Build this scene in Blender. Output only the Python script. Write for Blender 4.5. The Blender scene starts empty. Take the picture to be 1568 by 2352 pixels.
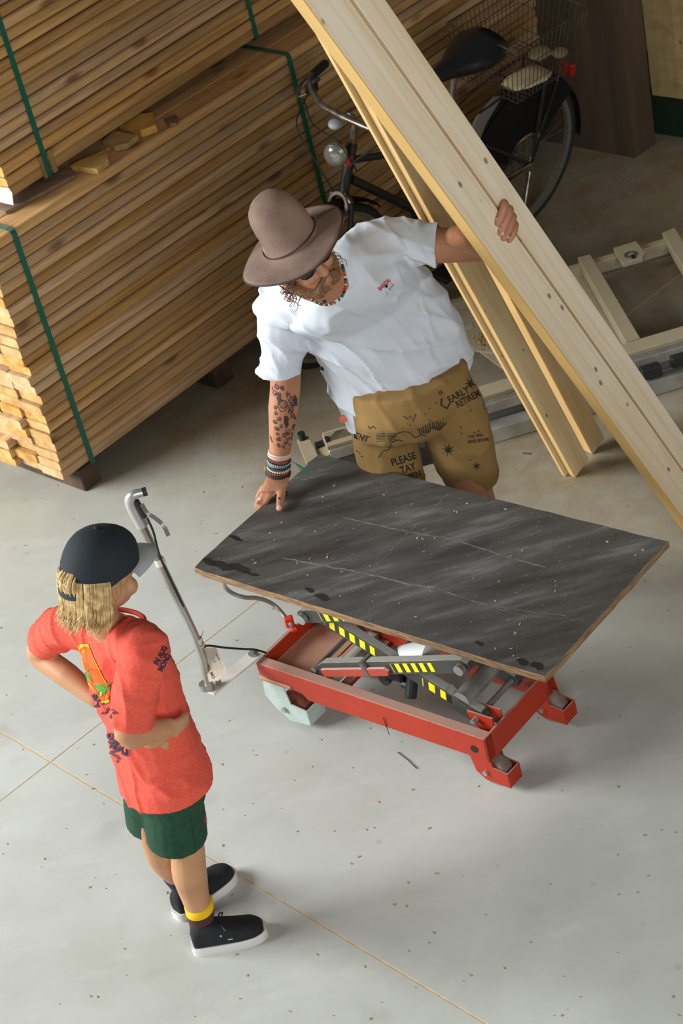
import bpy, bmesh, math, random
import numpy as np
from mathutils import Vector, Matrix, noise
from mathutils.bvhtree import BVHTree
random.seed(7)
SC = bpy.context.scene
COL = SC.collection
PI = math.pi

# ------------------------------------------------------------------ camera
F, NX, NY, H = 4889.0, 1901.0, 7071.0, 4.0      # focal length in pixels, plumb line vanishing point, eye height
_down = Vector((NX, NY, F)).normalized()
_fw = Vector((0, 0, 1)); _h = (_fw - _down*_fw.dot(_down)).normalized(); _r = _down.cross(_h)
RW = Matrix((_r, _h, -_down))                    # rows: world X, Y, Z seen by the camera
CAMP = Vector((0, 0, H))
cam = bpy.data.cameras.new('camera'); camo = bpy.data.objects.new('camera', cam); COL.objects.link(camo)
cx, cy, cz = RW @ Vector((1, 0, 0)), RW @ Vector((0, -1, 0)), RW @ Vector((0, 0, -1))
camo.matrix_world = Matrix.Translation(CAMP) @ Matrix((cx, cy, cz)).transposed().to_4x4()
cam.sensor_fit = 'VERTICAL'; cam.sensor_height = 36.0; cam.lens = 36.0*F/2352.0
cam.clip_start = 0.05; cam.clip_end = 100
cam.dof.use_dof = True; cam.dof.focus_distance = 5.5; cam.dof.aperture_fstop = 8.0
SC.camera = camo

# ------------------------------------------------------------------ light
world = bpy.data.worlds.new('world'); SC.world = world; world.use_nodes = True
world.node_tree.nodes['Background'].inputs[0].default_value = (1.0, 0.93, 0.84, 1)
world.node_tree.nodes['Background'].inputs[1].default_value = 0.085
def area(name, loc, target, sx, sy, energy, color):
    l = bpy.data.lights.new(name, 'AREA'); l.shape = 'RECTANGLE'; l.size = sx; l.size_y = sy
    l.energy = energy; l.color = color
    o = bpy.data.objects.new(name, l); COL.objects.link(o); o.location = loc
    o.rotation_euler = (Vector(target) - Vector(loc)).to_track_quat('-Z', 'Y').to_euler()
    return o
area('door_daylight', (-7.0, 5.6, 3.3), (-0.4, 5.2, 0.3), 4.4, 3.4, 1120, (0.92, 0.97, 1.0))
area('window_daylight', (1.2, -2.6, 3.5), (0.4, 4.8, 0.7), 3.6, 2.4, 300, (0.92, 0.97, 1.0))
SC.view_settings.view_transform = 'Standard'; SC.view_settings.look = 'None'
SC.view_settings.gamma = 1.0; SC.view_settings.use_curve_mapping = False
SC.view_settings.exposure = 0.17

def ray(px, py):
    return (RW @ Vector((px-784.0, py-1176.0, F))).normalized()
def P(px, py, z=0.0):                            # where the sight line of a photo point meets height z
    d = ray(px, py); return CAMP + d*((z-H)/d.z)
def PD(px, py, dist):
    return CAMP + ray(px, py)*dist
def PLANE(px, py, p0, n):
    d = ray(px, py); return CAMP + d*((p0-CAMP).dot(n)/d.dot(n))
def PX(p):
    c = RW.transposed() @ (Vector(p)-CAMP); return (784+F*c.x/c.z, 1176+F*c.y/c.z)

# ------------------------------------------------------------------ materials
MATS = {}
def nd(nt, kind, **kw):
    n = nt.nodes.new(kind)
    for k, v in kw.items():
        if k.startswith('i_'): n.inputs[int(k[2:])].default_value = v
        else: setattr(n, k, v)
    return n
def srgb(c):
    if isinstance(c, str): c = tuple(int(c[i:i+2], 16)/255 for i in (0, 2, 4))
    return tuple((x/12.92 if x <= .04045 else ((x+.055)/1.055)**2.4) for x in c) + (1,)
def mat(name, c, rough=.6, metal=0., c2=None, scale=8., stretch=(1, 1, 1), fac=.5, bump=0., bscale=60., rnd=0., coat=0., sss=0., detail=4, ramp=(.35, .65)):
    """plain colour, or two colours mixed by a stretched noise, with a little value change per object"""
    if name in MATS: return MATS[name]
    m = bpy.data.materials.new(name); m.use_nodes = True; nt = m.node_tree; b = nt.nodes['Principled BSDF']
    b.inputs['Roughness'].default_value = rough; b.inputs['Metallic'].default_value = metal
    if coat: b.inputs['Coat Weight'].default_value = coat; b.inputs['Coat Roughness'].default_value = .2
    if sss: b.inputs['Subsurface Weight'].default_value = sss; b.inputs['Subsurface Radius'].default_value = (.01, .004, .002); b.inputs['Subsurface Scale'].default_value = .5
    tc = nd(nt, 'ShaderNodeTexCoord'); mp = nd(nt, 'ShaderNodeMapping'); nt.links.new(tc.outputs['Object'], mp.inputs[0])
    mp.inputs['Scale'].default_value = stretch
    col = None
    oi = nd(nt, 'ShaderNodeObjectInfo')
    if rnd:
        vm = nd(nt, 'ShaderNodeVectorMath', operation='SCALE'); vm.inputs[0].default_value = (17.3, 9.1, 5.7)
        nt.links.new(oi.outputs['Random'], vm.inputs['Scale']); nt.links.new(vm.outputs[0], mp.inputs['Location'])
    if c2:
        ns = nd(nt, 'ShaderNodeTexNoise'); ns.inputs['Scale'].default_value = scale; ns.inputs['Detail'].default_value = detail
        nt.links.new(mp.outputs[0], ns.inputs['Vector'])
        rp = nd(nt, 'ShaderNodeValToRGB'); rp.color_ramp.elements[0].position = ramp[0]; rp.color_ramp.elements[1].position = ramp[1]
        rp.color_ramp.elements[0].color = srgb(c); rp.color_ramp.elements[1].color = srgb(c2)
        nt.links.new(ns.outputs['Fac'], rp.inputs[0]); col = rp.outputs[0]
    if rnd:
        mr = nd(nt, 'ShaderNodeMapRange'); mr.inputs['To Min'].default_value = 1-rnd; mr.inputs['To Max'].default_value = 1+rnd
        nt.links.new(oi.outputs['Random'], mr.inputs[0])
        hs = nd(nt, 'ShaderNodeHueSaturation')
        if col is not None: nt.links.new(col, hs.inputs['Color'])
        else: hs.inputs['Color'].default_value = srgb(c)
        nt.links.new(mr.outputs[0], hs.inputs['Value']); col = hs.outputs[0]
    if col is not None: nt.links.new(col, b.inputs['Base Color'])
    else: b.inputs['Base Color'].default_value = srgb(c)
    if bump:
        n2 = nd(nt, 'ShaderNodeTexNoise'); n2.inputs['Scale'].default_value = bscale; n2.inputs['Detail'].default_value = 3
        nt.links.new(mp.outputs[0], n2.inputs['Vector'])
        bp = nd(nt, 'ShaderNodeBump'); bp.inputs['Strength'].default_value = bump; bp.inputs['Distance'].default_value = .004
        nt.links.new(n2.outputs['Fac'], bp.inputs['Height']); nt.links.new(bp.outputs[0], b.inputs['Normal'])
    MATS[name] = m
    return m

# ------------------------------------------------------------------ objects
def me_from(name, verts, faces, m=None, smooth=False):
    me = bpy.data.meshes.new(name); me.from_pydata([tuple(v) for v in verts], [], faces)
    if m: me.materials.append(m)
    if smooth:
        for p in me.polygons: p.use_smooth = True
    me.update(); return me
def link(name, me, parent=None):
    o = bpy.data.objects.new(name, me); COL.objects.link(o)
    if parent is not None:
        o.parent = parent; o.matrix_parent_inverse = WM[parent.name].inverted()
    WM[o.name] = Matrix.Identity(4)
    return o
WM = {}
def obj(name, bm, m, parent=None, smooth=False, auto=None):
    me = bpy.data.meshes.new(name); bmesh.ops.recalc_face_normals(bm, faces=bm.faces[:]); bm.to_mesh(me); bm.free()
    for x in (m if isinstance(m, (list, tuple)) else [m]): me.materials.append(x)
    if smooth:
        for p in me.polygons: p.use_smooth = True
        if auto: me.set_sharp_from_angle(angle=math.radians(auto))
    me.update()
    return link(name, me, parent)
def thing(name, label, cat, loc, rz=0., group=None):
    o = bpy.data.objects.new(name, None); COL.objects.link(o); o.empty_display_size = .1
    o.location = loc; o.rotation_euler = (0, 0, rz)
    WM[o.name] = Matrix.Translation(Vector(loc)) @ Matrix.Rotation(rz, 4, 'Z')
    o['label'] = label; o['category'] = cat
    if group: o['group'] = group
    return o
def tag(o, label, cat, group=None, kind=None):
    if label: o['label'] = label
    if cat: o['category'] = cat
    if group: o['group'] = group
    if kind: o['kind'] = kind
    return o

# ------------------------------------------------------------------ shapes (all in world coordinates unless a matrix is given)
def NB(): return bmesh.new()
def add(bm, verts, faces, mi=0):
    vs = [bm.verts.new(v) for v in verts]
    for f in faces:
        try:
            fc = bm.faces.new([vs[i] for i in f]); fc.material_index = mi
        except ValueError: pass
    return vs
BOXF = [(0, 3, 2, 1), (4, 5, 6, 7), (0, 1, 5, 4), (1, 2, 6, 5), (2, 3, 7, 6), (3, 0, 4, 7)]
def box(bm, c, s, M=None, mi=0):
    x, y, z = s[0]/2, s[1]/2, s[2]/2; c = Vector(c)
    vs = [Vector(v) for v in ((-x, -y, -z), (x, -y, -z), (x, y, -z), (-x, y, -z), (-x, -y, z), (x, -y, z), (x, y, z), (-x, y, z))]
    vs = [v+c for v in vs]
    if M is not None: vs = [M @ v for v in vs]
    add(bm, vs, BOXF, mi)
def cbox(bm, c, s, ch=.004, M=None, mi=0):
    """box with all edges chamfered"""
    t = bmesh.new(); box(t, c, s)
    bmesh.ops.bevel(t, geom=t.edges[:], offset=ch, segments=1, affect='EDGES', profile=.5)
    if M is not None: bmesh.ops.transform(t, matrix=M, verts=t.verts[:])
    for f in t.faces: f.material_index = mi
    me = bpy.data.meshes.new('tmp'); t.to_mesh(me); t.free(); bm.from_mesh(me); bpy.data.meshes.remove(me)
def extrude_poly(bm, pts, vec, mi=0):
    n = len(pts); vec = Vector(vec)
    vs = [Vector(p) for p in pts] + [Vector(p)+vec for p in pts]
    fs = [tuple(range(n))[::-1], tuple(range(n, 2*n))] + [(i, (i+1) % n, n+(i+1) % n, n+i) for i in range(n)]
    add(bm, vs, fs, mi)
def catmull(pts, k=6, closed=False):
    pts = [Vector(p) for p in pts]; n = len(pts); out = []
    rng = range(n if closed else n-1)
    for i in rng:
        p0 = pts[(i-1) % n] if closed or i > 0 else pts[0]*2-pts[1]
        p1, p2 = pts[i], pts[(i+1) % n]
        p3 = pts[(i+2) % n] if closed or i+2 < n else p2*2-p1
        for j in range(k):
            t = j/k
            out.append(.5*((2*p1)+(p2-p0)*t+(2*p0-5*p1+4*p2-p3)*t*t+(3*p1-p0-3*p2+p3)*t**3))
    if not closed: out.append(pts[-1])
    return out
def frames(pts, closed=False):
    n = len(pts); T = []
    for i in range(n):
        a = pts[i-1] if (i > 0 or closed) else pts[0]; b = pts[(i+1) % n] if (i < n-1 or closed) else pts[-1]
        T.append((b-a).normalized() if (b-a).length > 1e-9 else Vector((0, 0, 1)))
    u = T[0].orthogonal().normalized(); U = [u]
    for i in range(1, n):
        u = (u - T[i]*u.dot(T[i]));
        u = u.normalized() if u.length > 1e-6 else T[i].orthogonal().normalized()
        U.append(u)
    return T, U
def tube(bm, pts, r, seg=8, closed=False, mi=0, round_ends=False):
    pts = [Vector(p) for p in pts]; n = len(pts)
    if n < 2: return
    rr = r if isinstance(r, (list, tuple)) else [r]*n
    if len(rr) != n:
        rr = list(np.interp(np.linspace(0, 1, n), np.linspace(0, 1, len(rr)), rr))
    if round_ends and not closed:
        a = (pts[0]-pts[1]).normalized(); b = (pts[-1]-pts[-2]).normalized()
        pa = [pts[0]+a*rr[0]*k for k in (.98, .8, .45)]; ra = [rr[0]*k for k in (.2, .6, .9)]
        pb = [pts[-1]+b*rr[-1]*k for k in (.45, .8, .98)]; rb = [rr[-1]*k for k in (.9, .6, .2)]
        pts = pa+pts+pb; rr = ra+list(rr)+rb; n = len(pts)
    T, U = frames(pts, closed); vs = []
    for i in range(n):
        V = T[i].cross(U[i])
        vs.append([bm.verts.new(pts[i]+(U[i]*math.cos(2*PI*j/seg)+V*math.sin(2*PI*j/seg))*rr[i]) for j in range(seg)])
    m = n if closed else n-1
    for i in range(m):
        a, b = vs[i], vs[(i+1) % n]
        for j in range(seg):
            f = bm.faces.new((a[j], a[(j+1) % seg], b[(j+1) % seg], b[j])); f.material_index = mi
    if not closed:
        f = bm.faces.new(vs[0][::-1]); f.material_index = mi
        f = bm.faces.new(vs[-1]); f.material_index = mi
def loft(bm, secs, seg=20, mi=0, cap=True, pw=2.0):
    """secs: (centre, half-width vector, half-depth vector)"""
    vs = []
    for c, ax, ay in secs:
        c, ax, ay = Vector(c), Vector(ax), Vector(ay); ring = []
        for j in range(seg):
            t = 2*PI*j/seg; co, si = math.cos(t), math.sin(t)
            if pw != 2.0:
                co = math.copysign(abs(co)**(2/pw), co); si = math.copysign(abs(si)**(2/pw), si)
            ring.append(bm.verts.new(c+ax*co+ay*si))
        vs.append(ring)
    for a, b in zip(vs, vs[1:]):
        for j in range(seg):
            f = bm.faces.new((a[j], a[(j+1) % seg], b[(j+1) % seg], b[j])); f.material_index = mi
    if cap: bm.faces.new(vs[0][::-1]).material_index = mi; bm.faces.new(vs[-1]).material_index = mi
    return vs
def ell(bm, c, r, M=None, mi=0, seg=16, rings=10):
    """ellipsoid; r = (rx, ry, rz); M = rotation (3x3 or 4x4)"""
    R = (M.to_3x3() if M is not None else Matrix.Identity(3)); c = Vector(c)
    if isinstance(r, (int, float)): r = (r, r, r)
    T = bm.verts.new(c+R @ Vector((0, 0, r[2]))); B = bm.verts.new(c+R @ Vector((0, 0, -r[2]))); rows = []
    for i in range(1, rings):
        a = PI*i/rings
        rows.append([bm.verts.new(c+R @ Vector((r[0]*math.sin(a)*math.cos(2*PI*j/seg), r[1]*math.sin(a)*math.sin(2*PI*j/seg), r[2]*math.cos(a)))) for j in range(seg)])
    fs = []
    for j in range(seg):
        fs.append(bm.faces.new((T, rows[0][j], rows[0][(j+1) % seg])))
        fs.append(bm.faces.new((B, rows[-1][(j+1) % seg], rows[-1][j])))
    for a, b in zip(rows, rows[1:]):
        for j in range(seg): fs.append(bm.faces.new((a[j], b[j], b[(j+1) % seg], a[(j+1) % seg])))
    for f in fs: f.material_index = mi
def cyl(bm, a, b, r, seg=16, r2=None, mi=0):
    tube(bm, [a, b], [r, r if r2 is None else r2], seg, mi=mi)
def lathe(bm, prof, M, seg=24, mi=0, closed=True):
    vs = []
    for r, z in prof: vs.append([bm.verts.new(M @ Vector((r*math.cos(2*PI*j/seg), r*math.sin(2*PI*j/seg), z))) for j in range(seg)])
    n = len(vs)
    for i in range(n if closed else n-1):
        a, b = vs[i], vs[(i+1) % n]
        for j in range(seg):
            f = bm.faces.new((a[j], a[(j+1) % seg], b[(j+1) % seg], b[j])); f.material_index = mi
def axes(origin, z, x=None):
    z = Vector(z).normalized()
    x = Vector(x) if x is not None else z.orthogonal()
    x = (x - z*x.dot(z)).normalized(); y = z.cross(x)
    return Matrix.Translation(Vector(origin)) @ Matrix((x, y, z)).transposed().to_4x4()

def organic(name, bm, m, parent, voxel=.006, smooth=8, fac=.5, fold=None, cuts=(), thick=0., label=None):
    """overlapping closed pieces -> one continuous skin"""
    me = bpy.data.meshes.new(name); bmesh.ops.recalc_face_normals(bm, faces=bm.faces[:]); bm.to_mesh(me); bm.free()
    o = bpy.data.objects.new('tmp', me); COL.objects.link(o)
    r = o.modifiers.new('r', 'REMESH'); r.mode = 'VOXEL'; r.voxel_size = voxel; r.use_smooth_shade = True
    s = o.modifiers.new('s', 'SMOOTH'); s.factor = fac; s.iterations = smooth
    dg = bpy.context.evaluated_depsgraph_get(); dg.update()
    me2 = bpy.data.meshes.new_from_object(o.evaluated_get(dg)); bpy.data.objects.remove(o); bpy.data.meshes.remove(me)
    if fold:
        n = len(me2.vertices); co = np.empty(n*3, 'f'); me2.vertices.foreach_get('co', co); co = co.reshape(-1, 3)
        no = np.empty(n*3, 'f'); me2.vertices.foreach_get('normal', no); no = no.reshape(-1, 3)
        d = np.array([fold(Vector(c)) for c in co], 'f')
        co += no*d[:, None]; me2.vertices.foreach_set('co', co.ravel()); me2.update()
    if cuts or thick:
        b2 = bmesh.new(); b2.from_mesh(me2)
        for co_, no_, rad in cuts:
            co_, no_ = Vector(co_), Vector(no_).normalized()
            fs = [f for f in b2.faces if (f.calc_center_median()-co_).length < rad]
            es = set(e for f in fs for e in f.edges); vv = set(v for f in fs for v in f.verts)
            bmesh.ops.bisect_plane(b2, geom=fs+list(es)+list(vv), plane_co=co_, plane_no=no_, clear_outer=True)
        if thick: bmesh.ops.solidify(b2, geom=b2.faces[:], thickness=thick)
        b2.to_mesh(me2); b2.free()
    me2.materials.clear(); me2.materials.append(m)
    for p in me2.polygons: p.use_smooth = True; p.material_index = 0
    me2.name = name
    o = link(name, me2, parent)
    if label: o['label'] = label
    return o
def bvh_of(*objs):
    vs, fs = [], []
    for o in objs:
        k = len(vs); vs += [v.co.copy() for v in o.data.vertices]; fs += [tuple(i+k for i in p.vertices) for p in o.data.polygons]
    return BVHTree.FromPolygons(vs, fs)
# ---- flat print laid onto cloth, paint or skin: outlines are dropped along the sight line onto the surface and follow it
def onto(bvh, px, py, off=.0012):
    d = ray(px, py); hit = bvh.ray_cast(CAMP, d)
    if hit[0] is None: return None
    n = hit[1];
    if n.dot(d) > 0: n = -n
    return hit[0]+n*off
_txt = {}
def text_mesh(s, bold=0.):
    k = (s, bold)
    if k not in _txt:
        cu = bpy.data.curves.new('t', 'FONT'); cu.body = s; cu.align_x = 'CENTER'; cu.align_y = 'CENTER'; cu.size = 1; cu.offset = bold; cu.resolution_u = 3
        o = bpy.data.objects.new('t', cu); COL.objects.link(o); dg = bpy.context.evaluated_depsgraph_get(); dg.update()
        me = o.evaluated_get(dg).to_mesh(); vs = [v.co.copy() for v in me.vertices]; fs = [tuple(p.vertices) for p in me.polygons]
        o.evaluated_get(dg).to_mesh_clear(); bpy.data.objects.remove(o); bpy.data.curves.remove(cu); _txt[k] = (vs, fs)
    return _txt[k]
def put(bm, bvh, pts2, faces, off=.0012, mi=0):
    ps = [onto(bvh, x, y, off) for x, y in pts2]
    vs = [bm.verts.new(p) if p is not None else None for p in ps]
    for f in faces:
        q = [vs[i] for i in f]
        if any(v is None for v in q): continue
        c = [v.co for v in q]
        if max((c[i]-c[i-1]).length for i in range(len(c))) > .08: continue
        try: bm.faces.new(q).material_index = mi
        except ValueError: pass
def print_text(bm, bvh, s, px, py, size, ang, bold=.01, sx=1., shear=0., off=.0012, mi=0):
    vs, fs = text_mesh(s, bold); a = math.radians(ang); ca, sa = math.cos(a), math.sin(a); out = []
    for v in vs:
        x, y = v.x*size*sx+v.y*size*shear, v.y*size
        out.append((px+x*ca-y*sa, py-(x*sa+y*ca)))
    put(bm, bvh, out, fs, off, mi)
def print_line(bm, bvh, pts, w, off=.0012, mi=0, closed=False):
    """a drawn stroke of width w (photo pixels)"""
    pts = [Vector((p[0], p[1], 0)) for p in pts]; n = len(pts); L, R = [], []
    for i in range(n):
        a = pts[i-1] if (i or closed) else pts[0]; b = pts[(i+1) % n] if (i < n-1 or closed) else pts[-1]
        t = (b-a); t = t.normalized() if t.length > 0 else Vector((1, 0, 0)); q = Vector((-t.y, t.x, 0))*w/2
        L.append(pts[i]+q); R.append(pts[i]-q)
    m = n if closed else n-1
    put(bm, bvh, [(v.x, v.y) for v in L+R], [(i, (i+1) % n, n+(i+1) % n, n+i) for i in range(m)], off, mi)
def print_poly(bm, bvh, pts, off=.0012, mi=0, c=None):
    c = c or (sum(p[0] for p in pts)/len(pts), sum(p[1] for p in pts)/len(pts)); n = len(pts)
    rings = [[(c[0]+(p[0]-c[0])*k, c[1]+(p[1]-c[1])*k) for p in pts] for k in (.17, .34, .5, .67, .84, 1)]
    allp = [c]+sum(rings, [])
    fs = [(0, 1+i, 1+(i+1) % n) for i in range(n)]
    for r in range(5): fs += [(1+r*n+i, 1+(r+1)*n+i, 1+(r+1)*n+(i+1) % n, 1+r*n+(i+1) % n) for i in range(n)]
    put(bm, bvh, allp, fs, off, mi)

# ================================================================== the floor
def concrete(name):
    m = bpy.data.materials.new(name); m.use_nodes = True; nt = m.node_tree; b = nt.nodes['Principled BSDF']
    tc = nd(nt, 'ShaderNodeTexCoord')
    def ns(scale, det, rough=.5, vec=tc.outputs['Object']):
        n = nd(nt, 'ShaderNodeTexNoise'); n.inputs['Scale'].default_value = scale; n.inputs['Detail'].default_value = det
        n.inputs['Roughness'].default_value = rough; nt.links.new(vec, n.inputs['Vector']); return n
    a = ns(1.1, 6, .62); r1 = nd(nt, 'ShaderNodeValToRGB'); e = r1.color_ramp.elements
    e[0].position = .3; e[0].color = srgb('ACACA2'); e[1].position = .68; e[1].color = srgb('C6C6BE')
    nt.links.new(a.outputs['Fac'], r1.inputs[0])
    # dusty pale smears
    mp = nd(nt, 'ShaderNodeMapping'); mp.inputs['Scale'].default_value = (1.0, 3.2, 1); mp.inputs['Rotation'].default_value = (0, 0, .6)
    nt.links.new(tc.outputs['Object'], mp.inputs[0]); s = ns(2.2, 8, .68, mp.outputs[0])
    r2 = nd(nt, 'ShaderNodeValToRGB'); r2.color_ramp.elements[0].position = .54; r2.color_ramp.elements[1].position = .95
    nt.links.new(s.outputs['Fac'], r2.inputs[0])
    mx = nd(nt, 'ShaderNodeMixRGB'); mx.inputs[2].default_value = srgb('CFCFC8'); nt.links.new(r2.outputs[0], mx.inputs[0]); nt.links.new(r1.outputs[0], mx.inputs[1])
    # dark specks and stains
    v = nd(nt, 'ShaderNodeTexVoronoi'); v.inputs['Scale'].default_value = 6.5; v.inputs['Randomness'].default_value = 1; nt.links.new(tc.outputs['Object'], v.inputs['Vector'])
    r3 = nd(nt, 'ShaderNodeValToRGB'); r3.color_ramp.elements[0].position = .035; r3.color_ramp.elements[1].position = .075
    r3.color_ramp.elements[0].color = (0.55, 0.55, 0.55, 1); r3.color_ramp.elements[1].color = (1, 1, 1, 1)
    nt.links.new(v.outputs['Distance'], r3.inputs[0])
    st = ns(3.1, 3, .5); r4 = nd(nt, 'ShaderNodeValToRGB'); r4.color_ramp.elements[0].position = .26; r4.color_ramp.elements[1].position = .36
    r4.color_ramp.elements[0].color = (0.72, 0.72, 0.7, 1); r4.color_ramp.elements[1].color = (1, 1, 1, 1); nt.links.new(st.outputs['Fac'], r4.inputs[0])
    m1 = nd(nt, 'ShaderNodeMixRGB', blend_type='MULTIPLY'); m1.inputs[0].default_value = .35; nt.links.new(mx.outputs[0], m1.inputs[1]); nt.links.new(r3.outputs[0], m1.inputs[2])
    m2 = nd(nt, 'ShaderNodeMixRGB', blend_type='MULTIPLY'); m2.inputs[0].default_value = .6; nt.links.new(m1.outputs[0], m2.inputs[1]); nt.links.new(r4.outputs[0], m2.inputs[2])
    # sawdust at the back right, with the shade there painted into its colour
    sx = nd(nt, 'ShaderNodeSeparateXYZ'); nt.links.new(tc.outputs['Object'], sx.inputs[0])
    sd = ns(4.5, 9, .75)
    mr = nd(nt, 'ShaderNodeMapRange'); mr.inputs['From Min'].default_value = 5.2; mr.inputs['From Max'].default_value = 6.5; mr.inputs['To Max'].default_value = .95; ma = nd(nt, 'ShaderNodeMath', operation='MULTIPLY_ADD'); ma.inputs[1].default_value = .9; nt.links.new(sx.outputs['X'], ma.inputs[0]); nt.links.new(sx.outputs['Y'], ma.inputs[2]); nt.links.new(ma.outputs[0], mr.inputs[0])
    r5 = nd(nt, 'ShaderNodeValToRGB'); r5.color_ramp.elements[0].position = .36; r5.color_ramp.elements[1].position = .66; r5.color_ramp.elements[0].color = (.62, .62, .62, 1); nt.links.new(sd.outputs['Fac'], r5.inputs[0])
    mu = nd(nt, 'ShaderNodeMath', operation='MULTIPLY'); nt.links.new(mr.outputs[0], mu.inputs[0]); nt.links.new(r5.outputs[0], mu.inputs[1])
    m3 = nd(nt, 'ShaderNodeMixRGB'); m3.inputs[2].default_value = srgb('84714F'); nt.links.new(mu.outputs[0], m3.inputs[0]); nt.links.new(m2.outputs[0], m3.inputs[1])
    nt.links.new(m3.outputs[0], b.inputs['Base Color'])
    rr = nd(nt, 'ShaderNodeMapRange'); rr.inputs['To Min'].default_value = .42; rr.inputs['To Max'].default_value = .72; nt.links.new(a.outputs['Fac'], rr.inputs[0])
    nt.links.new(rr.outputs[0], b.inputs['Roughness'])
    bn = ns(90, 3); bp = nd(nt, 'ShaderNodeBump'); bp.inputs['Strength'].default_value = .12; bp.inputs['Distance'].default_value = .002
    nt.links.new(bn.outputs['Fac'], bp.inputs['Height']); nt.links.new(bp.outputs[0], b.inputs['Normal'])
    return m
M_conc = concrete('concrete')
M_dust = mat('joint_dust', 'D8B98A', .95, c2='C2A47C', scale=30)
bm = NB(); box(bm, (0, 6, -.0512), (26, 26, .1)); fl = obj('floor', bm, M_dust); fl['kind'] = 'structure'
I = P(117, 1750); e1 = (P(615, 1363)-P(0, 1840)).normalized(); e2 = (P(0, 1683)-P(1110, 2352)).normalized()
for s1 in (-1, 1):
    for s2 in (-1, 1):
        bm = NB(); g = .0028; L1, L2 = 11.5, 9.5
        a = I+e1*s1*g+e2*s2*g
        q = [a, a+e1*s1*L1, a+e1*s1*L1+e2*s2*L2, a+e2*s2*L2]
        for k in q: k.z = 0
        if s1*s2 < 0: q = q[::-1]
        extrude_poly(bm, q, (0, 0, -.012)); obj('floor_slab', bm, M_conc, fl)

M_wall = mat('hall_wall', '5E564A', .9, c2='4E463C', scale=2)
for nm, c_, s_ in (('wall_back', (0, 14.1, 4), (22, .2, 8)), ('wall_right', (7.1, 4.5, 4), (.2, 19, 8)), ('wall_left', (-7.6, 4.5, 4), (.2, 19, 8)), ('wall_front', (0, -5.1, 4), (22, .2, 8))):
    bm = NB(); box(bm, c_, s_); obj(nm, bm, M_wall)['kind'] = 'structure'

# ================================================================== sawn board bundles
def woodmat(name, dark, light, end=False, rnd=.22, knots=True, rough=.75):
    m = bpy.data.materials.new(name); m.use_nodes = True; nt = m.node_tree; b = nt.nodes['Principled BSDF']
    tc = nd(nt, 'ShaderNodeTexCoord'); oi = nd(nt, 'ShaderNodeObjectInfo')
    vm = nd(nt, 'ShaderNodeVectorMath', operation='SCALE'); vm.inputs[0].default_value = (31.3, 19.1, 15.7); nt.links.new(oi.outputs['Random'], vm.inputs['Scale'])
    mp = nd(nt, 'ShaderNodeMapping'); nt.links.new(tc.outputs['Object'], mp.inputs[0]); nt.links.new(vm.outputs[0], mp.inputs['Location'])
    mp.inputs['Scale'].default_value = (.9, 14, 14) if not end else (6, 6, 6)
    ns = nd(nt, 'ShaderNodeTexNoise'); ns.inputs['Scale'].default_value = 3.2; ns.inputs['Detail'].default_value = 7; ns.inputs['Roughness'].default_value = .6
    ns.inputs['Distortion'].default_value = .6
    nt.links.new(mp.outputs[0], ns.inputs['Vector'])
    rp = nd(nt, 'ShaderNodeValToRGB'); rp.color_ramp.elements[0].position = .3; rp.color_ramp.elements[1].position = .68
    rp.color_ramp.elements[0].color = srgb(dark); rp.color_ramp.elements[1].color = srgb(light); nt.links.new(ns.outputs['Fac'], rp.inputs[0]); col = rp.outputs[0]
    if knots:
        m2 = nd(nt, 'ShaderNodeMapping'); nt.links.new(tc.outputs['Object'], m2.inputs[0]); nt.links.new(vm.outputs[0], m2.inputs['Location'])
        m2.inputs['Scale'].default_value = (3.6, 9, 9)
        v = nd(nt, 'ShaderNodeTexVoronoi'); v.inputs['Scale'].default_value = 1.0; nt.links.new(m2.outputs[0], v.inputs['Vector'])
        r = nd(nt, 'ShaderNodeValToRGB'); r.color_ramp.elements[0].position = .07; r.color_ramp.elements[1].position = .2
        r.color_ramp.elements[0].color = (.3, .2, .12, 1); r.color_ramp.elements[1].color = (1, 1, 1, 1); nt.links.new(v.outputs['Distance'], r.inputs[0])
        mm = nd(nt, 'ShaderNodeMixRGB', blend_type='MULTIPLY'); mm.inputs[0].default_value = .8; nt.links.new(col, mm.inputs[1]); nt.links.new(r.outputs[0], mm.inputs[2]); col = mm.outputs[0]
    mr = nd(nt, 'ShaderNodeMapRange'); mr.inputs['To Min'].default_value = 1-rnd; mr.inputs['To Max'].default_value = 1+rnd; nt.links.new(oi.outputs['Random'], mr.inputs[0])
    wn = nd(nt, 'ShaderNodeTexWhiteNoise', noise_dimensions='1D'); nt.links.new(oi.outputs['Random'], wn.inputs['W'])
    m4 = nd(nt, 'ShaderNodeMapRange'); m4.inputs['To Min'].default_value = .86; m4.inputs['To Max'].default_value = 1.1; nt.links.new(wn.outputs['Value'], m4.inputs[0])
    hs = nd(nt, 'ShaderNodeHueSaturation'); nt.links.new(col, hs.inputs['Color']); nt.links.new(mr.outputs[0], hs.inputs['Value']); nt.links.new(m4.outputs[0], hs.inputs['Saturation'])
    nt.links.new(hs.outputs[0], b.inputs['Base Color']); b.inputs['Roughness'].default_value = rough
    bp = nd(nt, 'ShaderNodeBump'); bp.inputs['Strength'].default_value = .35; bp.inputs['Distance'].default_value = .003
    nt.links.new(ns.outputs['Fac'], bp.inputs['Height']); nt.links.new(bp.outputs[0], b.inputs['Normal'])
    return m
M_board = woodmat('sawn_board', '9C774A', 'CBA06A', rnd=.2)
M_end = woodmat('sawn_board_end', 'A87838', 'D6AC70', end=True, knots=False, rnd=.12)
M_strap = mat('green_strap', '14604C', .35)
M_bearer = mat('dark_bearer', '5A4632', .9, c2='3E3024', scale=12)
M_paper = mat('paper', 'E6E8E8', .8)
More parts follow.
